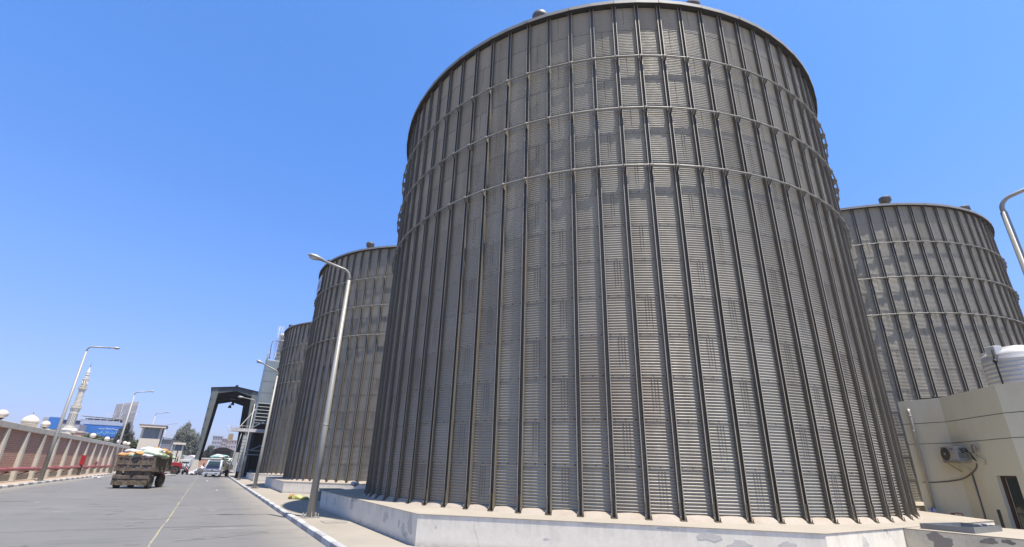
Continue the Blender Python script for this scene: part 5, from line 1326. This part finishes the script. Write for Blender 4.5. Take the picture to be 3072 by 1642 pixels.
m = MB(); m.box(-36.7, -29.0, 164.8, 172.2, 8.0, 8.35); m.build('parapet', M['conc'], rw, RO)
# lattice advertising frame
la = thing('billboard_frame', 'tall grey lattice back of a big billboard above the dark tree', 'billboard', (-32.5,240,0)); LA = (-32.5,240,0)
xs = [-35.2, -33.0, -30.6, -28.2]
def ztop(x): return 22.25 + (x+35.2)*.24
for i in range(3):
    a, b = xs[i]+.08, xs[i+1]-.08; m = MB(); m.add([(a,240,14.3),(b,240,14.3),(b,240,ztop(b)),(a,240,ztop(a)),(a,240.08,14.3),(b,240.08,14.3),(b,240.08,ztop(b)),(a,240.08,ztop(a))], [(0,1,2,3),(7,6,5,4),(0,4,5,1),(1,5,6,2),(2,6,7,3),(3,7,4,0)])
    pn = m.build('back_panel', M['lattice_dk'], la, LA)
    m = MB()
    for x in np.arange(a, b, .34): m.bar((x,239.93,14.3), (x,239.93,ztop(x)-.05), .045, .05)
    for z in np.arange(14.5, 22.2, .42): m.bar((a,239.9,z), (b,239.9,z+.24*(b-a)), .05, .05)
    for z in np.arange(14.6, 19.5, .9): m.bar((a,239.8,z), (b,239.6,z+.9), .06, .06)
    m.build('lattice', M['lattice'], pn, LA)
m = MB()
for x in xs[1:]: m.bar((x,239.85,14.0), (x,239.85,ztop(x)+.1), .17, .12)
m.build('white_upright', M['signwhite'], la, LA)
m = MB()
for z in (15.4,17.0,18.6): m.bar((-37.4,238.9,z-.3), (-35.2,239.9,z), .07, .07); m.bar((-28.2,239.9,z+1.4), (-26.9,238.9,z+1.3), .07, .07); m.bar((-36.8,238.6,z-.9), (-27.2,238.6,z+1.2), .07, .07)
for x in (-36.4,-34.6,-32.4,-30.2,-28.0): m.bar((x,238.6,-.1), (x,238.6,18.5), .12, .12); m.bar((x,238.6,17), (x,239.8,19), .08, .08)
m.build('scaffold', M['lattice'], la, LA)
# apartment blocks far behind
def block(label, x0, x1, y0, y1, h, mw, cols, rows, z0=2.5, group='apartment blocks far behind the canopy'):
    t = thing('apartment_block', label, 'building', ((x0+x1)/2,y0,0), 0, group); O = ((x0+x1)/2,y0,0)
    m = MB(); m.box(x0, x1, y0, y1, -.1, h); wl_ = m.build('wall', mw, t, O)
    m = MB(); m.box(x0-.15, x1+.15, y0-.15, y1, h, h+.35); m.build('parapet', mw, t, O)
    for i in range(cols):
        for j in range(rows):
            x = x0 + (x1-x0)*(i+.5)/cols; z = z0 + (h-z0)*(j+.45)/rows
            m = MB(); m.box(x-.28, x+.28, y0-.04, y0, z-.35, z+.45); m.build('window', M['farwin'], t, O)
    return t
block('tall pinkish grey apartment block seen through the canopy', -.15, 3.5, 250, 258, 12.5, M['hazegrey'], 4, 6)
block('pink apartment block right of the tall grey one, partly behind the loading chute', 3.6, 5.2, 251, 259, 11.6, M['hazepink'], 2, 6)
block('low pink apartment block at the right side of the canopy opening', 5.3, 9.4, 252, 260, 11.2, M['hazepink'], 4, 5)
lw = thing('low_brick_wall', 'low pinkish brick wall with a pale coping, behind the heap of white bags', 'wall', (-.6,130,0))
m = MB(); m.box(-1.6, 1.0, -.15, .15, -.1, 2.3); m.build('brick_panel', M['brick'], lw)
m = MB(); m.box(-1.65, 1.05, -.22, .22, 2.3, 2.6); m.build('coping', M['conc'], lw)

# ------------------------------------------------------------------ far lorries
def lorry(label, loc, rz, boxmat, scale=1.):
    t = thing('box_lorry', label, 'truck', loc, rz, 'lorries parked far down the road')
    m = MB(); m.prism_dir([(-.95,.0,.6),(-.95,.05,1.35),(-.95,.3,2.35),(-.95,1.5,2.4),(-.95,1.5,.6)], (1.9,0,0)); m.build('cab', M['offwhite'], t, bevel=.04)
    m = MB(); m.add([(-.82,.045,1.42),(.82,.045,1.42),(.78,.27,2.15),(-.78,.27,2.15)], [(0,1,2,3)]); m.build('windshield', M['glass'], t)
    m = MB(); m.box(-1.0, 1.0, -.12, .1, .45, .75); m.build('bumper', M['tray'], t)
    m = MB(); m.box(-1.15, 1.15, 1.65, 6.8, 1.15, 3.0); m.prism_dir([(-1.15,1.65,3.0),(0,1.65,3.45),(1.15,1.65,3.0)], (0,5.15,0)); bx = m.build('cargo_box', boxmat, t)
    m = MB()
    for y in np.linspace(1.7, 6.75, 9):
        for s in (-1,1): m.box(min(s*1.15,s*1.2), max(s*1.15,s*1.2), y-.04, y+.04, 1.15, 3.0)
    for z in np.arange(1.3, 3., .28):
        for s in (-1,1): m.box(min(s*1.15,s*1.185), max(s*1.15,s*1.185), 1.7, 6.75, z, z+.05)
    m.build('slat', M['lattice'], bx)
    m = MB(); m.box(-.4, .4, .4, 6.6, .6, 1.15); m.build('chassis', M['dark'], t)
    for x in (-.85,.85):
        for y in (.8, 5.4): wheel(t, (x,y,.48), (1,0,0), .48, .28, mr='tray', lugs=0)
    return t
lorry('white cab lorry with a pale slatted cargo box, far down the road beside the kiosk', (-4.75,150,-.12), rad(-17), M['lattice'])
lorry('second far lorry with a grey green box, half hidden behind the tractor exhaust', (-6.45,153,-.12), rad(-9), stained('grey_green_tarp', (.25,.29,.28), (.2,.22,.21)))

# ------------------------------------------------------------------ tractor
TR2 = rad(-100)
tc = thing('red_tractor', 'red farm tractor behind the trailer load, facing right', 'tractor', (-3.1,85.6,-.12), TR2)
# local: forward = +y, nose at y=0
m = MB(); m.prism_dir([(-.30,-.02,.98),(-.30,.0,1.45),(-.30,-.10,1.60),(-.30,-1.45,1.66),(-.30,-1.45,1.18),(-.30,-.6,1.12)], (.6,0,0)); m.build('bonnet', M['tractor'], tc, bevel=.04)
m = MB(); m.box(-.27, .27, -.06, .03, .70, 1.45); m.build('radiator_grille', M['tractor'], tc)
m = MB(); m.box(-.26, .26, -1.5, -.15, .55, 1.12); m.box(-.3,.3,-2.9,-1.5,.5,1.0); m.tube([(-.27,-.5,.9),(.27,-.5,.9)], .12, 10); m.build('engine', M['engine'], tc)
m = MB(); m.bar((-.62,-.55,.55),(.62,-.55,.55),.1,.12); m.build('front_axle', M['engine'], tc)
m = MB(); m.tube([(.1,-.65,1.6),(.1,-.65,2.45)], .045, 8); m.tube([(.1,-.65,1.75),(.1,-.65,2.15)], .075, 10); m.build('exhaust_pipe', M['blackiron'], tc)
for s in (-1,1):
    wheel(tc, (s*.72,-.55,.46), (1,0,0), .46, .26, mr='tractor_rim', lugs=16)
    wheel(tc, (s*.80,-2.6,.72), (1,0,0), .72, .40, mr='tractor_rim', lugs=16)
    m = MB(); m.add([(s*(.60),-2.6+.82*math.cos(a),.72+.82*math.sin(a)) for a in np.linspace(.2,2.6,9)] + [(s*1.02,-2.6+.82*math.cos(a),.72+.82*math.sin(a)) for a in np.linspace(.2,2.6,9)], [(i,i+1,10+i,9+i) for i in range(8)]); m.build('mudguard', M['tractor'], tc)
m = MB(); m.box(-.24,.24,-2.75,-2.3,1.05,1.15); m.box(-.24,.24,-2.8,-2.72,1.15,1.5); m.build('seat', M['blackiron'], tc)
m = MB(); m.tube([(0,-1.5,1.3),(0,-1.85,1.62)], .02, 6); m.tube([(.19*math.cos(a),-1.87+.07*math.sin(a),1.64+.17*math.sin(a)) for a in np.linspace(0,2*PI,17)[:-1]], .015, 6, closed=True); m.build('steering_wheel', M['blackiron'], tc)

# ------------------------------------------------------------------ motorcyclist
mx, my, mz = -2.46, 86.0, -.12
mb_ = thing('motorcycle', 'small red motorcycle standing right of the tractor', 'motorcycle', (mx,my,mz), rad(28))
# local: front wheel toward -y
for y in (-.62,.62): 
    m = MB(); m.wheel((0,y,.30),(1,0,0),[(.21,-.04),(.26,-.05),(.30,-.03),(.30,.03),(.26,.05),(.21,.04)],22); wo = m.build('wheel', M['tyre'], mb_)
    m = MB(); m.wheel((0,y,.30),(1,0,0),[(.03,-.05),(.05,-.02),(.21,-.015),(.21,.015),(.05,.02),(.03,.05)],16); m.build('rim', M['chrome'], wo)
m = MB(); m.ball((0,-.12,.80),.15,.30,.13,14,8); m.build('fuel_tank', M['red'], mb_)
m = MB(); m.box(-.12,.12,.12,.75,.74,.84); m.build('seat', M['blackiron'], mb_, bevel=.03)
m = MB(); m.box(-.14,.14,-.18,.22,.28,.62); m.bar((0,-.3,.75),(0,.25,.4),.05,.05); m.tube([(.16,.1,.35),(.18,.85,.38)],.04,8); m.build('engine', M['engine'], mb_)
m = MB(); 
for x in (-.08,.08): m.tube([(x,-.62,.30),(x,-.40,1.0)],.022,6)
m.tube([(-.34,-.28,1.02),(-.2,-.38,1.04),(.2,-.38,1.04),(.34,-.28,1.02)],.016,6); m.build('fork', M['chrome'], mb_)
m = MB(); m.wheel((0,-.50,.88),(0,-1,0),[(.06,-.06),(.09,0),(.09,.04)],14); m.build('headlight', M['lamp_clear'], mb_)
m = MB(); m.add([(s*.07,-.62+.36*math.cos(a),.30+.36*math.sin(a)) for s in (-1,1) for a in np.linspace(.5,2.3,7)], [(i,i+1,8+i,7+i) for i in range(6)]); m.build('mudguard', M['red'], mb_)
def skin(name, verts, edges, radii, m, parent, root=0):
    me = bpy.data.meshes.new(name); me.from_pydata(verts, edges, []); me.update()
    o = bpy.data.objects.new(name, me); C.objects.link(o); o.parent = parent
    o.modifiers.new('skin', 'SKIN'); me.materials.append(m)
    for i, r in enumerate(radii):
        me.skin_vertices[0].data[i].radius = (r, r) if not isinstance(r, tuple) else r; me.skin_vertices[0].data[i].use_root = (i == root)
    s = o.modifiers.new('sub', 'SUBSURF'); s.levels = 1; s.render_levels = 1
    for md_ in o.modifiers:
        if md_.type == 'SKIN': md_.use_smooth_shade = True
    return o
ps = thing('person', 'person in a white shirt sitting on the motorcycle', 'person', (mx,my,mz), rad(28))
bv, be, br = [], [], []
def P_(p, r, to=None):
    bv.append(p); br.append(r)
    if to is not None: be.append((to, len(bv)-1))
    return len(bv)-1
pel = P_((0,.30,.92),(.15,.11)); sp1 = P_((0,.26,1.10),(.14,.10),pel); sp2 = P_((0,.20,1.30),(.165,.105),sp1); nk = P_((0,.17,1.45),.055,sp2); hd = P_((0,.14,1.56),(.078,.09),nk); hd2 = P_((0,.14,1.67),(.07,.085),hd)
for s in (-1,1):
    sh_ = P_((s*.19,.18,1.37),.062,sp2); el = P_((s*.30,.0,1.17),.045,sh_); wr = P_((s*.30,-.24,1.07),.030,el); pm = P_((s*.30,-.31,1.055),(.038,.022),wr)
    for k in range(4):
        f1 = P_((s*(.27+.02*k),-.355,1.05-.004*k),.0095,pm); f2 = P_((s*(.27+.02*k),-.372,1.025),.009,f1); P_((s*(.27+.02*k),-.35,1.005),.008,f2)
    t1 = P_((s*.262,-.31,1.03),.010,pm); P_((s*.25,-.335,1.012),.009,t1)
    hp = P_((s*.11,.22,.88),.095,pel); kn = P_((s*.20,-.16,.80),.068,hp); an = P_((s*.20,.02,.40),.042,kn); P_((s*.20,-.14,.34),.036,an)
skin('body', bv, be, br, M['skin'], ps, pel)
m = MB(); m.ball((0,.052,1.635),.012,.008,.008); m.ball((-.028,.062,1.645),.011,.008,.007); m.ball((.028,.062,1.645),.011,.008,.007); m.ball((0,.05,1.585),.025,.008,.006); m.build('face', M['hair'], ps)
m = MB(); m.ball((0,.165,1.68),.085,.10,.075,14,8); m.build('hair', M['hair'], ps)
tv = [(0,.30,.90),(0,.26,1.10),(0,.20,1.30),(0,.18,1.40)]; te = [(0,1),(1,2),(2,3)]; trd = [(.17,.13),(.165,.12),(.19,.125),(.10,.08)]
for s in (-1,1):
    i = len(tv); tv += [(s*.20,.18,1.37),(s*.30,.0,1.17),(s*.30,-.18,1.085)]; te += [(2,i),(i,i+1),(i+1,i+2)]; trd += [.078,.06,.05]
skin('shirt', tv, te, trd, M['shirt'], ps, 0)
tv = [(0,.30,.90)]; te = []; trd = [(.16,.12)]
for s in (-1,1):
    i = len(tv); tv += [(s*.11,.22,.88),(s*.20,-.16,.80),(s*.20,.01,.44)]; te += [(0,i),(i,i+1),(i+1,i+2)]; trd += [.105,.082,.06]
skin('trousers', tv, te, trd, M['trousers'], ps, 0)

# ------------------------------------------------------------------ litter
def crumple(name, label, cat, loc, rx, ry, rz_, m, seed, rot=0, group=None):
    r = random.Random(seed); a = [r.uniform(0,6) for _ in range(6)]; b = MB()
    b.ball((0,0,0), rx, ry, rz_, 20, 12, lambda X,Y,Z: 1 + .16*math.sin(5*X+a[0]+2*Z) + .15*math.sin(7*Y+a[1]+3*X) + .10*math.sin(13*X+a[2]) + .08*math.sin(17*Y+a[3]+9*Z))
    o = b.build(name, m); o.location = loc; o.rotation_euler = (0,0,rot); return tag(o, label, cat, group)
yb = thing('yellow_sack', 'crumpled yellow green plastic sack lying on the pavement beyond the near platform corner', 'sack', (4.2,27.15,.05), rad(-32))
for nm, x, rx, mt, sd_ in (('body',0,.36,'melon',2),('orange_end',-.30,.09,'orange_print',5),('green_tail',.36,.22,'melon_g',6)):
    r = random.Random(sd_); a = [r.uniform(0,6) for _ in range(6)]; b = MB()
    b.ball((x,0,.02 if nm != 'orange_end' else .07), rx, .17, .11 if nm != 'green_tail' else .06, 20, 12, lambda X,Y,Z: 1 + .16*math.sin(5*X+a[0]+2*Z) + .15*math.sin(7*Y+a[1]+3*X) + .10*math.sin(13*X+a[2]))
    b.build(nm, M[mt], yb)
crumple('white_rag', 'crumpled white plastic sheet lying in the gutter by the left kerb', 'litter', (-9.1,63.8,-.07), .42, .5, .07, M['plastic'], 4, .4)
crumple('white_bag', 'small pale bag lying at the foot of the second silo', 'bag', (7.1,27.75,.73), .20, .15, .11, M['plastic'], 9)
crumple('paper_scrap', 'tiny white paper scrap on the road ahead of the white truck', 'litter', (.35,57.5,-.10), .13, .16, .03, M['plastic'], 12)
crumple('paper_scrap', 'small white scrap on the right lane, nearer than the truck', 'litter', (.9,38.5,-.105), .10, .12, .025, M['plastic'], 13)
